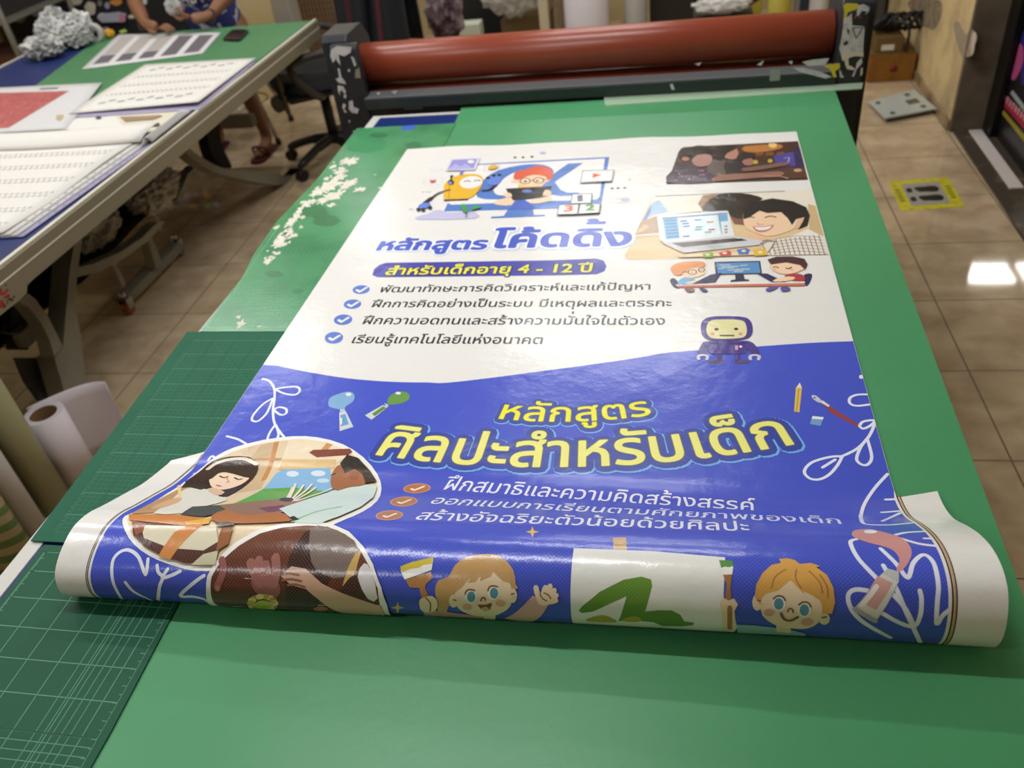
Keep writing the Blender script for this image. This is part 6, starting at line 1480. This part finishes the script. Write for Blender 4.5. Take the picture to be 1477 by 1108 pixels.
for a, b, y, col, lb, nm in ((814, 878, 5.6, (204, 196, 200), 'thick white roll standing behind the middle of the red roller', 'vinyl_roll'), (901, 934, 5.65, (160, 156, 146), 'slim grey roll right of the thick white roll', 'vinyl_roll'),
        (1030, 1050, 5.6, (140, 142, 132), 'slim grey-green roll, first of the pair before the maroon box', 'vinyl_roll'), (1051, 1069, 5.7, (150, 156, 160), 'slim pale grey roll, second of the pair before the maroon box', 'vinyl_roll'),
        (1106, 1140, 5.6, (190, 174, 72), 'yellow roll standing behind the right half of the red roller', 'vinyl_roll'), (1144, 1152, 5.7, (170, 170, 176), 'thin white tube right of the yellow roll', 'tube_roll'), (1152, 1166, 5.9, (70, 76, 92), 'dark blue-grey roll right of the thin white tube', 'vinyl_roll'), (1166, 1194, 5.6, (200, 192, 186), 'white roll nearest the right end post', 'vinyl_roll')):
    bigroll(nm, (xpx(a, y)+xpx(b, y))/2, y, rpx(a, b, y), 1.15, mat('roll_'+str(a), col, .5), lb)
mbx = thing('display_box', 'maroon and yellow box between the grey and the yellow rolls', 'box', (.46, 5.8, 0))
x0, x1 = xpx(1071, 5.7), xpx(1098, 5.7)
MB().box((x0, 5.7, 0), (x1, 5.9, .45), bevel=.003).build('carton', mat('maroon', (76, 26, 40), .6), mbx)
MB().prism([(x0+.002, 5.699, .10), (x1-.002, 5.699, .10), (x1-.002, 5.699, .30), (x0+.002, 5.699, .235)], (0, -.001, 0)).build('yellow_panel', mat('panel_yellow', (186, 164, 56), .6), mbx)
MB().prism([(x0+.03, 5.6975, .12), (x1-.02, 5.6975, .12), (x1-.03, 5.6975, .20), (x0+.05, 5.6975, .19)], (0, -.001, 0)).build('maroon_print', bpy.data.materials['maroon'], mbx)
tag(MB().box((xpx(937, 6.0), 6.0, 0), (xpx(1028, 6.0), 6.06, 1.1), bevel=.003).build('board', mat('dark_board', (46, 38, 30), .6)), 'dark brown board standing behind the right half of the roller', 'board')
crumple((xpx(1040, 5.3), 5.3, .32), .075, (1.6, .6, .5), mat('white_plastic', (206, 204, 200), .5), 'crumpled white plastic bag behind the right half of the roller', 35)
tag(MB().box((xpx(1000, 5.4), 5.2, 0), (xpx(1085, 5.4), 5.45, .3195), bevel=.004).build('crate', mat('crate_dark2', (58, 50, 40), .8)), 'low dark crate under the crumpled white bag', 'box')
tag(MB().box((.95, 5.85, 0), (1.24, 6.45, .9), bevel=.004).build('cabinet', mat('grey_cabinet', (76, 74, 70), .6)), 'grey cabinet in the right back corner behind the end post', 'cabinet')
# lattice panel beside the grey post
lp = thing('lattice_panel', 'brown open lattice panel standing behind the office chair', 'panel', (-2.5, 6.0, 0))
M_lat = mat('lattice_brown', (128, 104, 80), .7)
xa, xb = PY(434, 40, 5.9).x, PY(520, 40, 5.9).x
lv = MB()
for k in range(17): x = xa+(xb-xa)*k/16; lv.box((x-.009, 5.895, .02), (x+.009, 5.905, .75))
lh = MB()
for k in range(19): z = .03+.039*k; lh.box((xa, 5.905, z-.008), (xb, 5.913, z+.008))
lv.build('upright_slats', M_lat, lp); lh.build('cross_slats', M_lat, lp)
MB().box((xa-.02, 5.90, 0), (xa, 5.93, .8)).build('frame_side', M_lat, lp); MB().box((xb, 5.90, 0), (xb+.02, 5.93, .8)).build('frame_side', M_lat, lp)
tag(MB().box((xa-.1, 5.98, 0), (xb+.1, 6.0, 1.0)).build('board', mat('dark_backing', (60, 50, 42), .8)), 'dark board behind the brown lattice panel', 'board')

# ------------------------------------------------------------------ dark display board with paper scraps, and a steel rack, at the far left
tag(MB().box((-4.45, 5.15, 0), (-2.93, 5.22, 1.6), bevel=.004).build('display_board', mat('board_black', (26, 26, 28), .7)), 'tall black board covered with paper scraps behind the silver bags', 'board')
cols = [((196, 190, 170), 'cream'), ((206, 204, 206), 'white'), ((176, 170, 90), 'yellow'), ((130, 160, 70), 'lime green'), ((190, 130, 60), 'orange'), ((150, 146, 170), 'lilac'), ((120, 116, 106), 'grey')]
cm = [mat('scrap_'+n.replace(' ', '_'), c, .7) for c, n in cols]
spots = [(43, 3, 9, 6, 6), (66, 3, 8, 5, 2), (109, 2, 9, 7, 0), (131, 12, 9, 11, 0), (144, 4, 4, 5, 6), (155, 8, 4, 5, 5), (168, 3, 9, 5, 4), (193, 4, 9, 7, 3), (208, 2, 5, 5, 1), (54, 18, 10, 6, 5), (176, 24, 7, 3, 0), (190, 24, 6, 3, 0), (205, 20, 8, 8, 4), (208, 30, 5, 3, 1), (152, 42, 6, 4, 5), (150, 24, 12, 5, 1), (28, 26, 12, 7, 6), (75, 10, 6, 6, 6), (10, 24, 10, 8, 0), (4, 6, 8, 8, 4)]
place = ['upper left', 'upper middle', 'upper right']
for i, (px, py, a, b, c) in enumerate(spots):
    r = random.Random(300+i); n = 9
    pts = [PY(px+a*(.75+.4*r.random())*math.cos(2*PI*k/n), py+b*(.75+.4*r.random())*math.sin(2*PI*k/n), 5.149) for k in range(n)]
    pts = [(p.x, 5.1495, p.z) for p in pts]
    o = MB().prism(pts, (0, -.003, 0)).build('paper_scrap', cm[c])
    tag(o, '', 'paper scrap', 'paper scraps on the black board')
    same = sorted(q[0] for q in spots if q[4] == c); rank = same.index(px)
    o['label'] = '%s %s paper scrap from the left on the black board behind the silver bags' % (['first', 'second', 'third', 'fourth', 'fifth', 'sixth'][rank], cols[c][1])
tag(MB().prism([PZ(x, y, .752) for x, y in ((172, 46), (180, 43), (184, 46), (175, 49))], (0, 0, .004)).build('paper_scrap', cm[3]), 'lime green scrap on the far left corner of the rolling table', 'paper scrap')
wr = thing('printed_pouch', 'printed white and pink pouch hung on the black board near the person', 'pouch', (-3.2, 5.14, .6))
q = [PY(x, y, 5.148) for x, y in ((146, 20), (172, 17), (183, 20), (182, 30), (150, 31), (144, 26))]
MB().prism([(p.x, 5.1455, p.z) for p in q], (0, -.02, 0)).build('pouch_body', mat('pouch_white', (168, 170, 186), .4), wr)
q = [PY(x, y, 5.148) for x, y in ((175, 18), (184, 20), (183, 30), (175, 31))]
MB().prism([(p.x, 5.1252, p.z) for p in q], (0, -.001, 0)).build('pink_end', mat('pouch_pink', (186, 128, 150), .4), wr)
rk = thing('steel_rack', 'grey steel tube rack standing at the far left behind the rolling table', 'rack', (-3.95, 4.6, 0))
M_rk = mat('rack_grey', (120, 118, 106), .4, .3)
for x, y in ((-3.72, 4.35), (-3.72, 4.95), (-4.22, 4.35), (-4.22, 4.95)):
    MB().cyl((x, y, 0), (x, y, 1.35), .017, n=12).build('upright', M_rk, rk)
for z in (.35, .80, 1.25):
    MB().box((-4.23, 4.34, z-.012), (-3.71, 4.96, z), bevel=.003).build('shelf', M_rk, rk)
tag(MB().box((-4.2, 4.42, .3505), (-3.8, 4.9, .60), bevel=.004).build('cardboard_box', mat('rack_brown', (86, 50, 36), .8)), 'dark brown box on the lower shelf of the steel rack', 'box')
tag(MB().box((-4.18, 4.42, .8005), (-3.82, 4.9, 1.02), bevel=.004).build('cardboard_box', mat('rack_dark', (44, 40, 40), .8)), 'near-black box on the upper shelf of the steel rack', 'box')
